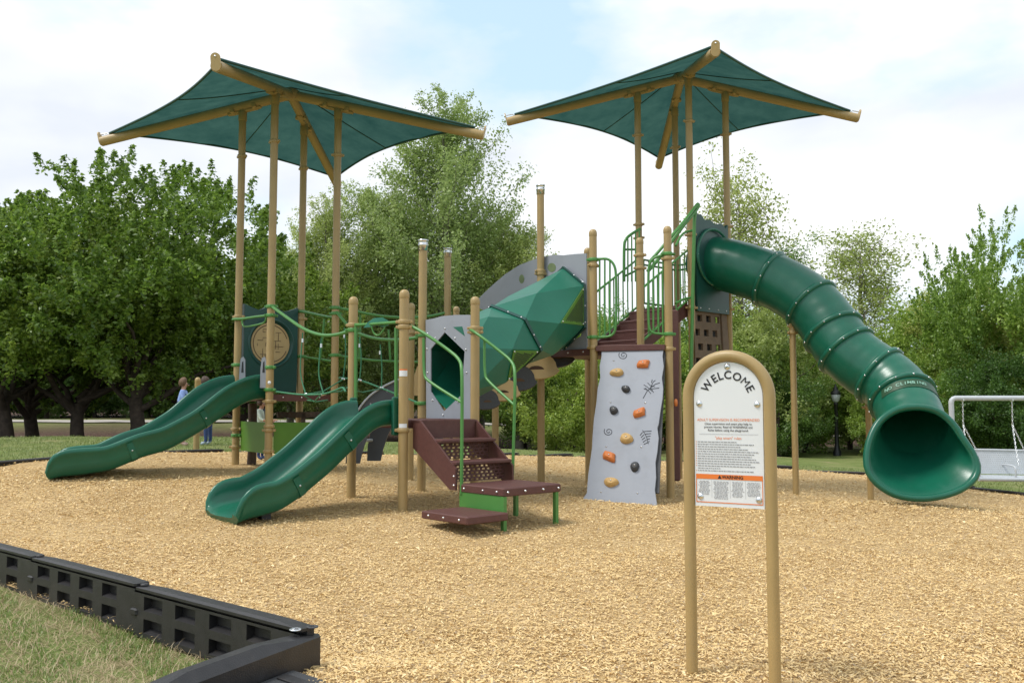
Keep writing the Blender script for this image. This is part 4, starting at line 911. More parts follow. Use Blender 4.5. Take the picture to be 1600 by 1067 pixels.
for q in np.linspace(0, 2*math.pi, 14, endpoint=False): bolt(hp_(math.cos(q)*(RT+0.045), pth[2].z+math.sin(q)*(RT+0.045), 0.10), nTu, hd_)
for a in (-0.42,-0.15,0.15,0.42): bolt(hp_(a, zb_+0.06, 0.05), nTu, hd_)
# tube supports
for px, ytop, d in ((1241,512,16.0),(1357,628,15.75)):
    p = W(px, 640, d); zt2 = W(px, ytop, d).z; sp_o = part('tube_support', MB().tube([V(p.x,p.y,float(gz(p.x,p.y))-0.1), V(p.x,p.y,zt2)], 0.055, 14), TAN, ts)
    part('saddle', MB().box(V(p.x+0.03,p.y+0.02,zt2+0.03), (0.22,0.12,0.10), V(1,0.2,-0.3), bev=0.015), TANP, sp_o); clamp(p, zt2-0.09, sp_o)
# stickers on posts
for p, y, h_ in ((S[1],588,9),(S[1],668,5)):
    a = [V(p.x,p.y,zpx(p,y))+V(math.sin(q)*0.066,-math.cos(q)*0.066,0) for q in np.linspace(-0.9,0.9,9)]; hh = h_/120
    part('sticker', MB().loft([a, [v+V(0,0,hh) for v in a]], True, False), WHT, PS)
    part('sticker_stripe', MB().loft([[v+V(0,0,hh*1.01) for v in a], [v+V(0,0,hh*1.25) for v in a]], True, False), OINK if h_ > 6 else WHT, PS)
p = L[1]; part('sticker', MB().lathe(V(p.x+0.01,p.y-0.058,zpx(p,598)), [(0.001,0.008),(0.028,0.006),(0.03,0)], 12, V(0,-1,0)), WHT, PS)
# ------------------------------------------------------------------ welcome sign
pL, pR = V(1.06, 5.41, 0), V(1.478, 5.17, 0); su = (pR-pL).normalized(); sn = V(su.y, -su.x, 0); sn = sn if sn.y < 0 else -sn
smid = (pL+pR)/2; shw = (pR-pL).length/2; gsn = float(gz(smid.x, smid.y))
SG = empty('welcome_sign', (smid.x, smid.y, gsn), 'white playground rules sign in a tan arched pipe frame', 'sign')
def sp2(a, z, o=0.0): return V(smid.x, smid.y, 0)+su*a+sn*o+V(0,0,z)
zs = 1.645
fr_ = [sp2(-shw, gsn-0.2), sp2(-shw, 0.8)]+[sp2(-shw*math.cos(q), zs+shw*math.sin(q)) for q in np.linspace(0, math.pi, 25)]+[sp2(shw, 0.8), sp2(shw, gsn-0.2)]
part('pipe_frame', MB().tube(fr_, 0.0345, 20), TAN, SG)
pw = shw-0.037; zb = 1.005
pan = [sp2(-pw, zb, 0.008), sp2(pw, zb, 0.008)]+[sp2(pw*math.cos(q), zs+pw*math.sin(q), 0.008) for q in np.linspace(0, math.pi, 33)]
spn = part('sign_panel', MB().prism(pan, sn, 0.012), WHT, SG)
def yz(y): return 1.6+(632-y)/265.0
def put(s, size, a, z, m, bold=0.0, name='lettering', rot=0.0, align='CENTER', fit=None):
    vs_, fs_ = text_mesh(s, size, bold, align); k = 1.0
    if fit: k = fit/(max(v.x for v in vs_)-min(v.x for v in vs_))
    ca, sa = math.cos(rot), math.sin(rot)
    return part(name, MB().add([sp2(a+k*v.x*ca-v.y*sa, z+k*v.x*sa+v.y*ca, 0.0105) for v in vs_], fs_), m, spn)
wd_ = []
for ch in 'WELCOME':
    vs_, _f = text_mesh(ch, 0.066, 0.0012); wd_.append(max(v.x for v in vs_)-min(v.x for v in vs_)+0.010)
acc = 0.0
for k, ch in enumerate('WELCOME'):
    q = math.pi/2+(sum(wd_)/2-acc-wd_[k]/2)/0.150; acc += wd_[k]
    put(ch, 0.066, 0.128*math.cos(q), 1.624+0.128*math.sin(q), INK, 0.0 if ch == 'M' else 0.0012, 'letter', q-math.pi/2)
put('ADULT SUPERVISION IS RECOMMENDED', 0.022, 0, yz(657.5), OINK, 0.0, fit=0.37)
for s, y, f in (('Close supervision and smart play help to', 663.2, 0.28), ('prevent injuries. Read all WARNINGS and', 668.2, 0.285), ('Rules before using the playground.', 673.2, 0.24)): put(s, 0.017, 0, yz(y), INK, 0.0002, fit=f)
put('"play smart" rules', 0.022, 0, yz(685.5), OINK, 0.0, fit=0.155)
def bar(x0, x1, z, h, m, name='rule_line', o=0.0102, parent=None): return part(name, MB().add([sp2(x0,z,o), sp2(x1,z,o), sp2(x1,z+h,o), sp2(x0,z+h,o)], [(0,1,2,3)]), m, parent or spn)
bar(-0.175, 0.175, yz(678), 0.0015, GINK)
rs = random.Random(5)
def words(x0, x1, z, h, mb):
    x = x0
    while x < x1-0.004:
        w = min(rs.uniform(0.006, 0.022), x1-x); mb.add([sp2(x,z,0.0102), sp2(x+w,z,0.0102), sp2(x+w,z+h,0.0102), sp2(x,z+h,0.0102)], [(0,1,2,3)]); x += w+0.0032
for k, ln in enumerate((0.24,0.335,0.255,0.30,0.365,0.335,0.32,0.345,0.37,0.315,0.345,0.14,0.33)):
    z = yz(690.5+k*3.72); mb = MB(); words(-0.185, -0.185+ln, z, 0.0042, mb); part('print_line', mb, GINK, spn)
    if k != 11: bar(-0.195, -0.191, z, 0.005, OINK, 'check_mark')
zo1, zo0 = yz(740), yz(747.5)
bar(-0.197, 0.197, zo0, zo1-zo0, OINK, 'warning_bar'); 
for x0, x1, z, h in ((-0.197,-0.193,yz(784),zo0-yz(784)),(0.193,0.197,yz(784),zo0-yz(784)),(-0.193,0.193,yz(784),0.005)): bar(x0, x1, z, h, OINK, 'warning_border')
wv, wf = text_mesh('WARNING', 0.026, 0.0008); part('lettering', MB().add([sp2(0.022+v.x*1.0, zo0+0.005+v.y, 0.0112) for v in wv], wf), INK, spn)
part('warning_triangle', MB().add([sp2(-0.066,zo0+0.004,0.0112), sp2(-0.042,zo0+0.004,0.0112), sp2(-0.054,zo0+0.025,0.0112)], [(0,1,2)]), INK, spn)
for c0, c1, n_ in ((-0.185,-0.11,11),(-0.095,0.0,14),(0.012,0.09,12),(0.102,0.186,11)):
    mb = MB()
    for k in range(n_):
        ins = rs.uniform(0, 0.012); words(c0+ins, c1-ins, yz(751.5+k*2.0), 0.0028, mb)
    part('print_column', mb, GINK, spn)
for x in (-0.103, 0.006, 0.096): bar(x, x+0.001, yz(776), yz(749)-yz(776), GINK, 'column_rule')
SB = MB().lathe((0,0,0), [(0.0005,0.009),(0.010,0.008),(0.017,0.003),(0.019,0.0)], 14).mesh('screw')
for a, z in ((0,1.822),(-0.172,1.605),(0.172,1.60),(-0.172,1.06),(0.172,1.055)):
    o = bpy.data.objects.new('screw', SB); COL.objects.link(o)
    if not SB.materials: SB.materials.append(STEEL)
    o.location = sp2(a,z,0.009); o.rotation_euler = sn.to_track_quat('Z','Y').to_euler(); o.parent = SG; o.matrix_parent_inverse = WORLD[SG.name].inverted()
    part('screw_slot', MB().box(sp2(a,z,0.0172), (0.012,0.0026,0.002), su+V(0,0,0.4), V(0,0,1)-su*0.4), INK, SG)
# ------------------------------------------------------------------ black plastic border
def border_mesh(Ls, holes=4, h=0.34, th=0.11):
    mb = MB(); n = holes; xs = [0.06]; pitch = (Ls-0.24)/n
    mb.box((Ls/2, th/2+0.03, h/2), (Ls-0.02, th-0.06, h-0.02)); mb.box((Ls/2, th/2, h-0.02), (Ls, th, 0.045), bev=0.014)
    def cell(x0, x1, z0, z1, hole):
        o4 = [V(x0,0,z0), V(x1,0,z0), V(x1,0,z1), V(x0,0,z1)]
        if not hole: mb.add(o4, [(0,1,2,3)]); return
        i4 = [V(x0,0.058,z0+0.02), V(x1,0.058,z0+0.02), V(x1,0.058,z1), V(x0,0.058,z1)]; mb.loft([o4, i4], False)
        mb.add(i4, [(0,1,2,3)])
    zr = [0.0, 0.035, 0.130, 0.185, 0.280, h-0.043]
    x = 0.0; cols = [(0, 0.13, False)]
    for i in range(n): cols += [(0.13+i*pitch, 0.13+i*pitch+pitch*0.60, True), (0.13+i*pitch+pitch*0.60, 0.13+(i+1)*pitch, False)]
    cols.append((0.13+n*pitch, Ls, False))
    for x0, x1, hc in cols:
        for j in range(5): cell(x0, x1, zr[j], zr[j+1], hc and j in (1, 3))
    mb.box((0.0, 0.012, 0.16), (0.09, 0.05, 0.05), bev=0.01)
    mb.lathe((0.035, th/2, h-0.004), [(0.03,0),(0.03,0.012),(0.018,0.014),(0.001,0.008)], 12)
    return mb.mesh('border_section')
def border(p, q, ztop, label, group=None, mesh=None, h=0.34):
    d = (q-p); Ls = math.hypot(d.x, d.y); o = link('border_section', mesh or border_mesh(Ls), BLKP, None, (p.x, p.y, ztop-h), math.atan2(d.y, d.x))
    if not o.data.materials: o.data.materials.append(BLKP)
    return tag(o, label, 'border', group)
K = [V(-1.20,5.18,0), V(-2.63,6.37,0), V(-3.93,7.45,0), V(-5.25,8.55,0)]
# sections run with their pierced face to the lawn
border(K[1], K[0], 0.345, 'black pierced plastic border section meeting the corner')
border(K[2], K[1], 0.365, 'black pierced plastic border section in the middle of the three along the lawn')
border(K[3], K[2], 0.375, 'black pierced plastic border section cut off by the left edge of the picture')
c4 = V(-1.20,5.20,0); dd = V(-0.50,-1.06,0).normalized(); cs = V(dd.y,-dd.x,0)
b4 = MB().box(c4+dd*0.62+V(0,0,0.165), (1.5,0.16,0.33), dd, cs, bev=0.05)
b4o = tag(link('border_section', b4.mesh('border_section'), BLKP), 'smooth black plastic border section running towards the viewer from the corner', 'border')
for t in (0.02, -0.07): part('pin', MB().lathe(c4+dd*t+cs*(0.02 if t > 0 else -0.03)+V(0,0,0.33), [(0.034,0),(0.034,0.006),(0.02,0.006),(0.018,-0.001),(0.001,0.004)], 14), STEEL if t > 0 else CHAR, b4o)
fm = border_mesh(1.70)
ring_pts = [V(x,y,0) for x,y in BED[3:15]]
for a, b in zip(ring_pts[:-1], ring_pts[1:]):
    n_ = max(1, round((b-a).length/1.7))
    for k in range(n_):
        p, q = a.lerp(b, k/n_), a.lerp(b, (k+1)/n_); mid_ = (p+q)/2
        border(p, p+(q-p).normalized()*1.7, float(gz(mid_.x, mid_.y))+0.05, 'low black border strip between wood chips and far lawn', 'border sections round the far edge', fm)
# rubber ramp mat in the corner
ra, rb2 = V(0.75,-0.66,0), V(-0.45,-0.90,0).normalized(); rc = V(-1.19,4.99,0.165)
rm = tag(link('ramp_mat', MB().prism([rc, rc+rb2*1.5, rc+rb2*1.5+ra*1.0, rc+ra*1.0], V(0,0,1), 0.08).mesh('ramp_mat'), CHAR), 'ribbed black rubber ramp beside the border corner', 'ramp')
for k in range(8): part('rib', MB().box(rc+rb2*(0.12+0.16*k)+ra*0.5+V(0,0,0.006), (0.94,0.075,0.014), ra, rb2, bev=0.005), BLKP, rm)
# ------------------------------------------------------------------ lone post, bench swing, lamp
p = W(308, 640, 19.6); gp = float(gz(p.x, p.y))
lo_ = tag(link('bollard_post', MB().lathe(V(p.x,p.y,gp-0.1), [(0.0635,0),(0.0635,1.55),(0.066,1.56),(0.06,1.60),(0.035,1.63),(0.001,1.64)], 18).mesh('bollard_post'), TAN), 'short round-topped tan post standing alone by the two adults', 'post')
dB = 20.0; bx0 = W(1486,622,dB); gb = float(gz(bx0.x+0.5, dB)); zt = bx0.z
SW = empty('bench_swing', (bx0.x+1.2, dB, gb), 'grey metal bench swing hanging on chains from a pipe frame', 'bench swing')
part('frame', MB().tube(smooth([V(bx0.x,dB,gb-0.1), V(bx0.x,dB,zt-0.25), V(bx0.x,dB,zt), V(bx0.x+0.25,dB,zt), V(bx0.x+2.4,dB,zt), V(bx0.x+2.65,dB,zt), V(bx0.x+2.65,dB,zt-0.25), V(bx0.x+2.65,dB,gb-0.1)], 2), 0.055, 12), GALV, SW)
bl, brx = W(1506,700,dB).x, W(1506,700,dB).x+1.62; zbk, zse = W(1506,702,dB).z, W(1506,742,dB).z
yk = dB-0.12
bk = [V(bl,yk+0.12,zbk), V(brx,yk+0.12,zbk-0.03), V(brx-0.0,yk,zse+0.02), V(bl+0.02,yk,zse+0.04)]
perfplate([bk[3], bk[2], bk[1], bk[0]], 'backrest', SW, GALV, 34, 12, 0.26, 0.01)
perfplate([V(bl+0.02,yk-0.48,zse-0.03), V(brx,yk-0.48,zse-0.05), V(brx,yk,zse), V(bl+0.02,yk,zse+0.02)], 'seat', SW, GALV, 34, 12, 0.26, 0.01)
part('seat_tube', MB().tube([V(bl,yk-0.48,zse-0.04), V(brx,yk-0.48,zse-0.06)], 0.045, 10), GALV, SW); part('back_tube', MB().tube([V(bl,yk+0.12,zbk), V(brx,yk+0.12,zbk-0.03)], 0.025, 10), GALV, SW)
for xx in (bl+0.03, bl+0.80, brx-0.02): part('armrest', MB().tube(smooth([V(xx,yk-0.46,zse-0.03), V(xx,yk-0.48,zse+0.2), V(xx,yk-0.36,zse+0.24), V(xx,yk+0.02,zse+0.24), V(xx,yk+0.06,zse+0.22)], 2), 0.02, 8), GALV, SW)
def chain(a, b):
    n_ = max(2, int((b-a).length/0.05)); d = (b-a).normalized(); s1 = d.orthogonal().normalized(); s2_ = d.cross(s1); mb = MB()
    for k in range(n_):
        c = a.lerp(b, (k+0.5)/n_); s_ = s1 if k % 2 else s2_
        mb.tube([c+d*0.033*math.cos(q)+s_*0.014*math.sin(q) for q in np.linspace(0,2*math.pi,8,endpoint=False)], 0.0065, 5, closed=True)
    part('chain', mb, STEEL, SW)
for px, l_, r_ in ((1504,1497,1525),(1581,1573,1600)):
    a = W(px,625,dB); k_ = W(px+1,664,dB); chain(a, k_); chain(k_, V(W(l_,690,dB).x, yk-0.30, zse+0.24)); chain(k_, V(W(r_,702,dB).x, yk+0.12, zbk)); part('hanger', MB().box(a+V(0,0,0.02), (0.05,0.1,0.09), bev=0.01), STEEL, SW)
dl = 39.0; lp_ = W(1308,705,dl); gl_ = float(gz(lp_.x, dl))
LP = empty('lamp_post', (lp_.x, dl, gl_), 'black park lamp post with a lantern head before the right-hand trees', 'lamp post')
BLK = mat('black_lamp_paint', (0.012,0.012,0.014), 0.45, 0.1)
part('pole', MB().lathe(V(lp_.x,dl,gl_-0.1), [(0.17,0),(0.17,0.25),(0.12,0.35),(0.085,0.6),(0.075,2.25),(0.1,2.28),(0.1,2.34),(0.06,2.38)], 12), BLK, LP)
part('lantern', MB().lathe(V(lp_.x,dl,gl_+2.28), [(0.08,0),(0.14,0.05),(0.2,0.3),(0.18,0.34)], 12), mat('lantern_glass', (0.45,0.47,0.48), 0.25, 0.05), LP)
part('lantern_cap', MB().lathe(V(lp_.x,dl,gl_+2.62), [(0.22,0),(0.23,0.04),(0.14,0.16),(0.1,0.2),(0.1,0.27),(0.04,0.36),(0.01,0.46)], 12), BLK, LP)
# ------------------------------------------------------------------ people
SKIN = mat('skin', (0.48,0.27,0.19), 0.55, 0.06, 20)
def figure(name, loc, yaw, scale, joints, edges, rad, zones, label, hair, hairc, extra=None):
    """joints: dict of points for a 1.65 m figure facing +X; one skinned surface, clothes by zone"""
    keys = list(joints); me = bpy.data.meshes.new(name)
    me.from_pydata([joints[k] for k in keys], [(keys.index(a), keys.index(b)) for a, b in edges], [])
    o = bpy.data.objects.new(name, me); COL.objects.link(o)
    sk = o.modifiers.new('skin', 'SKIN'); su_ = o.modifiers.new('sub', 'SUBSURF'); su_.levels = 2; su_.render_levels = 2
    for i, k in enumerate(keys):
        r = rad[k]; r = r if isinstance(r, tuple) else (r, r); kf = 1.22 if k in ('pelvis','waist','chest','hl','hr','sl','sr') else 1.0; me.skin_vertices[0].data[i].radius = (r[0]*kf, r[1]*kf)
        me.skin_vertices[0].data[i].use_root = (k == 'pelvis')
    ev = bpy.data.meshes.new_from_object(o.evaluated_get(bpy.context.evaluated_depsgraph_get()))
    bpy.data.objects.remove(o)
    mats = []; pick = []
    for p in ev.polygons:
        m_ = zones(p.center)
        if m_ not in mats: mats.append(m_)
        pick.append(mats.index(m_))
    ev.materials.clear()
    for m_ in mats: ev.materials.append(m_)
    ev.polygons.foreach_set('material_index', pick); ev.polygons.foreach_set('use_smooth', [True]*len(pick))
    b = link(name, ev, None, None, loc, yaw); b.scale = (scale,)*3
    WORLD[b.name] = Matrix.Identity(4)
    tag(b, label, 'person')
    h = MB(); hd = Vector(joints['head'])
    rings = []
    for q in np.linspace(0.0, 1.0, 9):
        th_ = q*math.pi*0.72; rr_ = 0.132*math.sin(th_)+0.004; zz = hd.z+0.04+0.135*math.cos(th_)
        rings.append([V(hd.x-0.022+rr_*math.cos(a)*(0.92 if math.cos(a) < 0 else 0.80-0.35*q), hd.y+rr_*0.92*math.sin(a), zz+0.01*math.sin(5*a)) for a in np.linspace(0,2*math.pi,16,endpoint=False)])
    h.loft(rings, True, True, True, False)
    ho = link('hair', h.mesh('hair'), hairc); ho.parent = b; ho.matrix_parent_inverse = Matrix.Identity(4)
    f = MB()
    for s_ in (-1, 1): f.lathe(hd+V(0.098,0.034*s_,0.012), [(0.001,0.006),(0.010,0.003),(0.012,0)], 8, V(1,0,0))
    eo = link('eyes', f.mesh('eyes'), INK); eo.parent = b; eo.matrix_parent_inverse = Matrix.Identity(4)
    nz = MB().lathe(hd+V(0.085,0,-0.02), [(0.001,0.04),(0.010,0.028),(0.016,0.0)], 8, V(1,0,-0.3)); no = link('nose', nz.mesh('nose'), SKIN); no.parent = b; no.matrix_parent_inverse = Matrix.Identity(4)
    mo = link('mouth', MB().box(hd+V(0.080,0,-0.058), (0.008,0.04,0.007)).mesh('mouth'), ORG); mo.parent = b; mo.matrix_parent_inverse = Matrix.Identity(4)
    return b
BASE = {'pelvis':(0,0,.92),'waist':(0,0,1.05),'chest':(.02,0,1.26),'neck':(.01,0,1.42),'throat':(.02,0,1.48),'head':(.03,0,1.56),'crown':(.02,0,1.62),
 'hl':(0,.10,.88),'kl':(.02,.10,.50),'al':(0,.10,.09),'fl':(.14,.11,.04),'hr':(0,-.10,.88),'kr':(.02,-.10,.50),'ar':(0,-.10,.09),'fr':(.14,-.11,.04),
 'sl':(0,.18,1.36),'sr':(0,-.18,1.36)}
EDG = [('pelvis','waist'),('waist','chest'),('chest','neck'),('neck','throat'),('throat','head'),('head','crown'),('pelvis','hl'),('hl','kl'),('kl','al'),('al','fl'),('pelvis','hr'),('hr','kr'),('kr','ar'),('ar','fr'),('chest','sl'),('chest','sr')]
RAD = {'pelvis':(.15,.13),'waist':(.14,.115),'chest':(.15,.12),'neck':.062,'throat':.055,'head':(.085,.095),'crown':.06,'hl':.10,'kl':.062,'al':.045,'fl':.04,'hr':.10,'kr':.062,'ar':.045,'fr':.04,'sl':.065,'sr':.065}
def with_arms(l, r):
    j = dict(BASE); e = list(EDG); rd = dict(RAD)
    for sd, (el, wr, hn), s_ in (('l', l, 'sl'), ('r', r, 'sr')):
        prev = s_
        for nm_, p_, r_ in (('e', el, .042), ('w', wr, .03), ('p', hn, .036)):
            j[nm_+sd] = p_; rd[nm_+sd] = r_; e.append((prev, nm_+sd)); prev = nm_+sd
        d = (Vector(hn)-Vector(wr)).normalized(); s1 = d.cross(V(0,0,1)).normalized() if abs(d.z) < 0.9 else V(0,1,0); dn_2 = d.cross(s1)
        for k in range(4):
            a = Vector(hn)+s1*(0.022*(k-1.5))+d*0.02; ln = (0.065,0.075,0.07,0.055)[k]
            for m_, q in enumerate((a+d*ln*0.55+dn_2*0.006, a+d*ln*0.95+dn_2*0.025)):
                kk = 'f%d%d%s' % (k, m_, sd); j[kk] = tuple(q); rd[kk] = .009; e.append((prev if m_ == 0 else 'f%d0%s' % (k, sd), kk))
        q = Vector(hn)+s1*0.055+d*0.015; j['t'+sd] = tuple(q); rd['t'+sd] = .011; e.append((prev, 't'+sd))
    return j, e, rd
DEN = mat('denim', (0.035,0.065,0.17), 0.9, 0.25, 30); BLUE = mat('light_blue_cotton', (0.25,0.36,0.68), 0.9, 0.08, 20)
FLO = mat('dark_floral_cotton', (0.055,0.07,0.14), 0.9, 0.0)
fn = FLO.node_tree; vz = fn.nodes.new('ShaderNodeTexVoronoi'); vz.inputs['Scale'].default_value = 16; gg = fn.nodes.new('ShaderNodeNewGeometry'); fn.links.new(gg.outputs['Position'], vz.inputs['Vector'])
rp = fn.nodes.new('ShaderNodeValToRGB'); rp.color_ramp.elements[0].position = 0.25; rp.color_ramp.elements[0].color = (0.55,0.50,0.52,1); rp.color_ramp.elements[1].position = 0.34; rp.color_ramp.elements[1].color = (0.05,0.07,0.15,1)
fn.links.new(vz.outputs['Distance'], rp.inputs['Fac']); fn.links.new(rp.outputs['Color'], fn.nodes['Principled BSDF'].inputs['Base Color'])
HAIR = mat('light_brown_hair', (0.14,0.075,0.035), 0.6, 0.3, 50, 0.6, 80); SHOE = mat('pale_blue_shoe', (0.35,0.42,0.50), 0.7, 0.1); DKT = mat('dark_navy_shirt', (0.02,0.025,0.045), 0.9, 0.1); HAIR2 = mat('dark_brown_hair', (0.06,0.034,0.02), 0.6, 0.3, 50, 0.6, 80)
WTOP = mat('peach_top', (0.55,0.38,0.32), 0.9, 0.05)
pw_ = W(284, 695, 21.6); gw = float(gz(pw_.x, 21.6))-0.03
j, e, rd = with_arms(((.10,.24,1.12),(.30,.15,1.06),(.38,.12,1.06)), ((.08,-.24,1.11),(.28,-.16,1.04),(.36,-.12,1.04)))
def zone_w(c):
    if c.z > 1.42: return SKIN
    if c.z > 0.55: 
        if c.x > 0.17 or (abs(c.y) > 0.21 and c.z < 1.2): return SKIN
        if c.z > 1.12 and c.x < 0.09: return BLUE
        return FLO
    return SKIN if c.z > 0.1 else WTOP
wA = figure('person', (pw_.x, 21.6, gw), 0.15, 0.95, j, e, rd, zone_w, 'adult in blue top and dark floral apron dress standing behind the long slide', None, HAIR)
gls = MB()
for s_ in (-1, 1): gls.tube([V(.03+.112,.034*s_+.02*math.cos(q),1.572+.016*math.sin(q)) for q in np.linspace(0,2*math.pi,10,endpoint=False)], 0.003, 5, closed=True)
go = link('glasses', gls.mesh('glasses'), INK); go.parent = wA; go.matrix_parent_inverse = Matrix.Identity(4)
pw_ = W(325, 700, 21.2); gw = float(gz(pw_.x, 21.2))-0.03
j, e, rd = with_arms(((.26,.24,1.22),(.42,.10,1.12),(.50,.08,1.10)), ((.22,-.26,1.20),(.44,-.16,1.26),(.52,-.14,1.28)))
for k in ('chest','neck','throat','head','crown','sl','sr'): v = j[k]; j[k] = (v[0]+0.10*(v[2]-1.0)*2.2, v[1], v[2]-0.02)
zone_b = lambda c: (SHOE if c.z < 0.10 else DEN) if c.z < 0.95 else (SKIN if c.z > 1.40 or abs(c.y) > 0.19 or c.x > 0.26 else DKT)
figure('person', (pw_.x, 21.2, gw), math.pi-0.2, 0.95, j, e, rd, zone_b, 'adult in jeans and pale sneakers leaning in behind the lone tan post', None, HAIR2)
pw_ = W(407, 690, 17.2); gw = float(gz(pw_.x, 17.2))
j, e, rd = with_arms(((.14,.20,1.14),(.32,.12,1.10),(.39,.10,1.11)), ((.14,-.22,1.12),(.32,-.14,1.08),(.39,-.12,1.08)))
WG = mat('white_green_shirt', (0.5,0.6,0.52), 0.9, 0.5, 5)
zone_c = lambda c: DEN if c.z < 0.93 else (SKIN if c.z > 1.42 or c.x > 0.2 else (WG if c.y < 0 else DKT))
figure('person', (pw_.x, 17.2, gw), -0.25, 0.68, j, e, rd, zone_c, 'child in dark and white shirt under the maze panel tower', None, HAIR2)
# ------------------------------------------------------------------ trees
def leaves(c, n_dir, size, rng, aspect=0.55, up=0.3):
    """rhombic leaf faces at points c, leaning about n_dir"""
    n = len(c); nn = n_dir*0.6+rng.normal(0, 0.75, (n,3))+np.array([0,0,up]); nn /= np.linalg.norm(nn, axis=1)[:,None]
    a = np.cross(nn, rng.normal(0,1,(n,3))); a /= np.linalg.norm(a, axis=1)[:,None]; b = np.cross(nn, a)
    s = (size*rng.uniform(0.6,1.35,n))[:,None]; bend = nn*s*0.12
    v = np.stack([c-a*s*.5, c+b*s*.5*aspect+bend, c+a*s*.5, c-b*s*.5*aspect+bend], 1).reshape(-1,3)
    return v, np.arange(n*4).reshape(-1,4)
def limb(mb, p, q, r0, r1, rng, k=5, wob=0.12, seg=7):
    p, q = Vector(p), Vector(q); ln = (q-p).length; pts = [p.lerp(q, i/k)+V(*(rng.normal(0, wob*ln/k, 3)))*(0 if i in (0,k) else 1)+V(0,0,ln*0.06*math.sin(math.pi*i/k)) for i in range(k+1)]
    mb.tube(pts, [r0+(r1-r0)*i/k for i in range(k+1)], seg, False); return pts
def tree_proto(kind, seed):
    rng = np.random.default_rng(seed); tk = MB(); C, N = [], []
    if kind == 'broad':
        H, cz, rx, rz = 12.4, 5.9, 5.9, 4.9; top = [V(0,0,-0.4), V(0.1,0.05,1.0), V(0.25,-0.1,2.2)]
        tk.tube(top, [0.34,0.25,0.22], 12, False); tips = []
        for i in range(64):
            d = rng.normal(0,1,3); d[2] = abs(d[2])*1.0-0.6; d /= np.linalg.norm(d); f = rng.uniform(0.62,0.98)
            tips.append(np.array([0,0,cz])+d*np.array([rx,rx,rz])*f)
        for i in range(9): q = tips[i*5]; limb(tk, (0.2,-0.05,1.6+0.1*i), q*0.85+np.array([0,0,0.3]), 0.14, 0.02, rng, 6)
        for t in tips:
            r = rng.uniform(1.0,1.75); m_ = 15
            d = rng.normal(0,1,(m_,3)); d[:,2] += 0.35; d /= np.linalg.norm(d,axis=1)[:,None]
            for k in range(m_):
                sdir_ = d[k]*0.6+np.array([0,0,0.75]); sdir_ /= np.linalg.norm(sdir_); L_ = rng.uniform(0.6,1.3); n = 82
                u_ = rng.uniform(0,1,n)**0.8; base = t+d[k]*r*np.array([1,1,0.75])*rng.uniform(0.5,1)
                C.append(base+sdir_*(u_[:,None]*L_)+rng.normal(0,0.15,(n,3))*(1.15-u_[:,None])); N.append(np.repeat(d[k][None],n,0))
        size = 0.165
    elif kind == 'poplar':
        H = 17.4; tk.tube([V(0,0,-0.4), V(0.1,0,5), V(-0.1,0.1,11), V(0,0,15.5)], [0.32,0.22,0.12,0.03], 10, False)
        for i in range(105):
            z = 1.4+14.0*(i/105.0)**0.95; w = 3.9*math.sin(min(1,(z-0.6)/6.0)*math.pi/2)*(1-max(0,(z-6.5)/11.0))**0.75+0.25
            a = rng.uniform(0,2*math.pi); L_ = w*rng.uniform(0.55,1.08); rise = L_*rng.uniform(0.7,1.25)+0.3
            p0 = np.array([0,0,z]); p1 = p0+np.array([math.cos(a)*L_, math.sin(a)*L_, rise])
            pts = limb(tk, p0, p1, 0.045*(1-z/22), 0.008, rng, 5, 0.1, 5); n = int(150+165*L_)
            u_ = rng.uniform(0.22,1.08,n)[:,None]; sp0 = 0.34*(1.2-0.75*u_)+0.08
            c = p0*(1-u_)+p1*u_+np.array([0,0,1])*L_*0.06*np.sin(np.pi*np.clip(u_,0,1))
            sub = rng.integers(0, max(3,int(5*L_)), n); jit = rng.normal(0,1,(int(5*L_)+4,3))*0.52
            C.append(c+jit[sub]*(1.15-u_*0.7)+rng.normal(0,1,(n,3))*sp0*0.42); N.append(np.repeat(np.array([[math.cos(a),math.sin(a),0.3]]),n,0))
        size = 0.15
    elif kind == 'sparse':
        H = 11.8; tk.tube([V(0,0,-0.4), V(0.05,0,4), V(-0.05,0.05,8), V(0,0,10.5)], [0.20,0.15,0.08,0.02], 8, False)
        for i in range(46):
            z = 3.2+7.0*(i/46.0); w = 2.9*(1-0.62*max(0,(z-5.5))/5.0); a = rng.uniform(0,2*math.pi); L_ = w*rng.uniform(0.5,1.0)
            p0 = np.array([0,0,z]); p1 = p0+np.array([math.cos(a)*L_, math.sin(a)*L_, L_*rng.uniform(0.35,0.9)+0.2]); limb(tk, p0, p1, 0.05*(1-z/14), 0.012, rng, 5, 0.18, 5)
            for k in range(5):
                u_ = rng.uniform(0.35,1); q = p0*(1-u_)+p1*u_; t = q+rng.normal(0,0.5,3)+np.array([0,0,0.45]); limb(tk, q, t, 0.014, 0.005, rng, 3, 0.2, 4)
                n = rng.integers(22,66); C.append(t+rng.normal(0,0.26,(n,3))); N.append(np.zeros((n,3)))
        size = 0.15
    else:                                                        # bushy, leafy to the ground
        H, cz, rx, rz = 7.0, 3.3, 3.0, 3.5; tk.tube([V(0,0,-0.4), V(0.1,0,1.6), V(0,0.1,3.2)], [0.16,0.12,0.06], 8, False); tips = []
        for i in range(44):
            d = rng.normal(0,1,3); d /= np.linalg.norm(d); t = np.array([0,0,cz])+d*np.array([rx,rx,rz])*rng.uniform(0.55,1.0); t[2] = max(0.5,t[2]); tips.append(t)
        for i in range(8): limb(tk, (0,0,0.6+0.2*i), tips[i*4]*0.9, 0.07, 0.015, rng, 5, 0.15, 5)
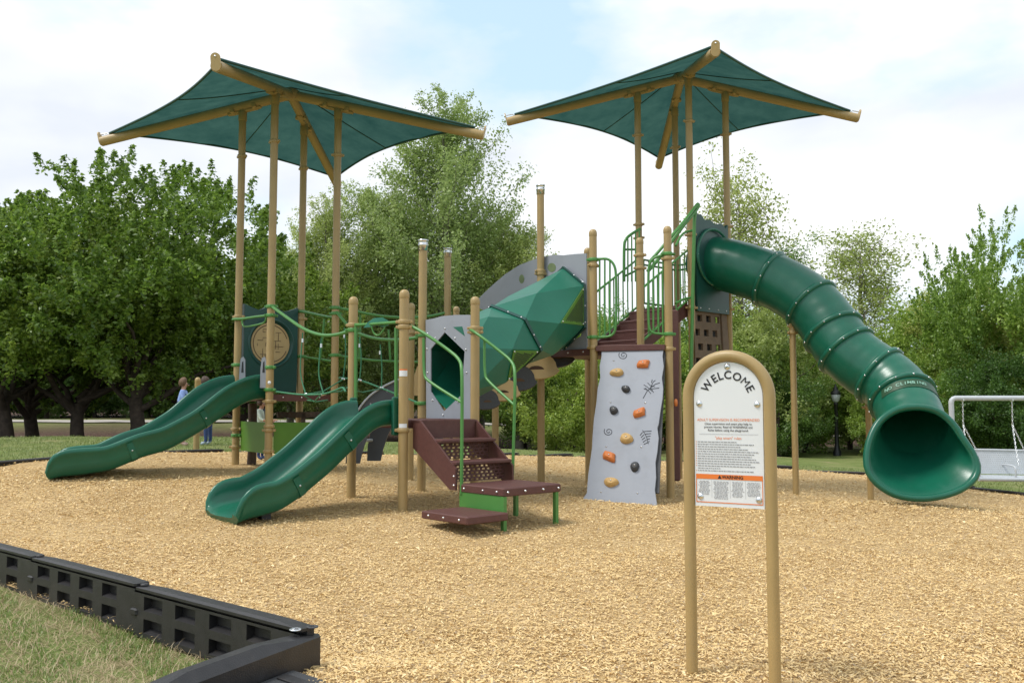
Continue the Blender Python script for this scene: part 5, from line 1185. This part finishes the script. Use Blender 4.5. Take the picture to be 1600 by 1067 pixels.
        for t in tips:
            r = rng.uniform(0.6,1.05); m_ = 11
            d = rng.normal(0,1,(m_,3)); d[:,2] += 0.3; d /= np.linalg.norm(d,axis=1)[:,None]
            for k in range(m_):
                n = 84; sdir_ = d[k]*0.7+np.array([0,0,0.5]); L_ = rng.uniform(0.35,0.85); u_ = rng.uniform(0,1,n)
                C.append(t+d[k]*r*rng.uniform(0.4,1)+sdir_*(u_[:,None]*L_)+rng.normal(0,0.15,(n,3))); N.append(np.repeat(d[k][None],n,0))
        size = 0.135
    C = np.concatenate(C); N = np.concatenate(N); v, f = leaves(C, N, size, rng); return tk.mesh('trunk'), v, f, H
LM = {'dark': leafmat('dark_leaf', (0.085,0.175,0.022), (0.25,0.39,0.060), 0.5, True), 'olive': leafmat('olive_leaf', (0.21,0.31,0.070), (0.46,0.58,0.205), 0.52, True),
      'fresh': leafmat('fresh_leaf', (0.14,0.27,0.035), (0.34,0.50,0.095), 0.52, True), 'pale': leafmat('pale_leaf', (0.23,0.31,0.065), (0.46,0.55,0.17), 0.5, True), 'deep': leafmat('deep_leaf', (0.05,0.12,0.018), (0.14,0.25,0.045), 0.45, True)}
PROTO = {}
def proto(kind, seed, leaf):
    k = (kind, seed, leaf)
    if k not in PROTO:
        kk = (kind, seed)
        if kk not in PROTO: PROTO[kk] = tree_proto(kind, seed)
        tkm, v, f, H = PROTO[kk]; t2 = tkm.copy(); t2.materials.clear(); t2.materials.append(PBARK if kind in ('sparse','poplar') else BARK)
        PROTO[k] = (t2, bulk('crown', v, f, LM[leaf]), H)
    return PROTO[k]
def tree(px, d, H, kind, seed, leaf, name, label, group=None, wide=1.0):
    tkm, cr, H0 = proto(kind, seed, leaf); x = (px-800)/FPX*d; g = float(gz(x, d)); s = H/H0
    r = bpy.data.objects.new(name, None); COL.objects.link(r); r.location = (x, d, g); r.rotation_euler = (0, 0, random.uniform(0, 6.28)); r.scale = (s*wide, s*wide, s)
    tag(r, label, 'shrub' if 'shrub' in name else 'tree', group)
    for nm_, me_ in (('trunk', tkm), ('crown', cr)):
        o = bpy.data.objects.new(nm_, me_); COL.objects.link(o); o.parent = r
    return r
for px, d, H, sd, lb in ((-150,35,10.5,1,'broad dark tree cut off by the left edge of the picture'),(18,33,9.9,2,'broad dark tree whose trunk stands at the far left'),(58,38,11.3,1,'broad dark tree behind the leftmost trunk'),(128,34,10.5,2,'broad dark tree with a leaning trunk left of the twin-trunked tree'),(215,33,11.0,1,'broad dark tree at the middle of the left-hand grove'),(300,37,10.6,2,'broad dark tree above the two adults'),(385,44,9.2,1,'broad dark tree at the right end of the left-hand grove')):
    tree(px, d, H, 'broad', sd, 'dark', 'broad_tree', lb, 'dark grove beyond the long slide', 1.16)
for px, d, H, sd, w, lb in ((690,45,18.2,3,1.02,'tallest pale poplar rising behind the steel-capped posts'),(590,47,14.0,4,1.1,'pale poplar just left of the tallest one'),(505,45,12.6,3,1.0,'pale poplar behind the far canopy post of the maze tower'),(812,45,11.8,4,1.05,'pale poplar right of the tallest one behind the tunnel'),(750,50,13.0,4,1.2,'pale poplar in the gap behind the tall poplar'),(640,51,13.2,3,1.2,'pale poplar hidden between the two tallest poplars'),(455,52,10.5,4,1.2,'pale poplar beside the dark grove')):
    tree(px, d, H, 'poplar', sd, 'olive', 'poplar_tree', lb, 'pale poplars behind the play structure', w)
tree(1160, 43, 13.6, 'sparse', 5, 'pale', 'slender_tree', 'thin sparse tree standing behind the right shade roof post')
tree(1222, 46, 10.6, 'sparse', 6, 'fresh', 'slender_tree', 'small sparse tree above the first bend of the tube slide')
tree(1350, 50, 12.2, 'sparse', 6, 'pale', 'open_crowned_tree', 'open-crowned tree with bare limbs above the tube slide', None, 1.35)
tree(1590, 37, 10.6, 'broad', 2, 'fresh', 'broad_tree', 'tall fresh green tree at the right edge of the picture', None, 0.75)
for i, (px, d, H, lf, lb) in enumerate(((1110,41,6.4,'fresh','leafy shrub behind the welcome sign arch'),(1195,40,6.6,'pale','leafy shrub between sign and tube support'),(1255,43,6.2,'fresh','leafy shrub behind the first tube support'),(1325,46,6.4,'pale','pale leafy shrub behind the lamp post'),(1400,44,6.6,'fresh','leafy shrub above the lower tube bends'),(1455,41,7.0,'fresh','leafy shrub behind the tube slide mouth'),(1525,39,7.4,'pale','leafy shrub behind the bench swing frame corner'),(1610,36,7.2,'fresh','dark leafy shrub behind the bench swing seat'),(1490,36,4.0,'fresh','low dark shrub beside the tube slide mouth'),(1570,34,4.2,'deep','low dark shrub right behind the bench swing'),(1215,38,4.0,'deep','low dark shrub behind the tan tube support'),(1395,38,4.2,'fresh','low fresh shrub left of the tube slide mouth'),(1040,44,6.6,'fresh','leafy shrub seen beside the climbing wall'),(960,45,6.8,'fresh','leafy shrub behind the climbing wall'),(890,41,6.2,'fresh','leafy shrub seen through the gap left of the climbing wall'),(820,46,7.0,'fresh','leafy shrub below the crawl tunnel'))):
    tree(px, d, H, 'bushy', 7+i % 2, lf, 'leafy_shrub', lb, 'undergrowth at the edge of the woods', 1.05)
for i, px in enumerate(range(-140, 1760, 70)):
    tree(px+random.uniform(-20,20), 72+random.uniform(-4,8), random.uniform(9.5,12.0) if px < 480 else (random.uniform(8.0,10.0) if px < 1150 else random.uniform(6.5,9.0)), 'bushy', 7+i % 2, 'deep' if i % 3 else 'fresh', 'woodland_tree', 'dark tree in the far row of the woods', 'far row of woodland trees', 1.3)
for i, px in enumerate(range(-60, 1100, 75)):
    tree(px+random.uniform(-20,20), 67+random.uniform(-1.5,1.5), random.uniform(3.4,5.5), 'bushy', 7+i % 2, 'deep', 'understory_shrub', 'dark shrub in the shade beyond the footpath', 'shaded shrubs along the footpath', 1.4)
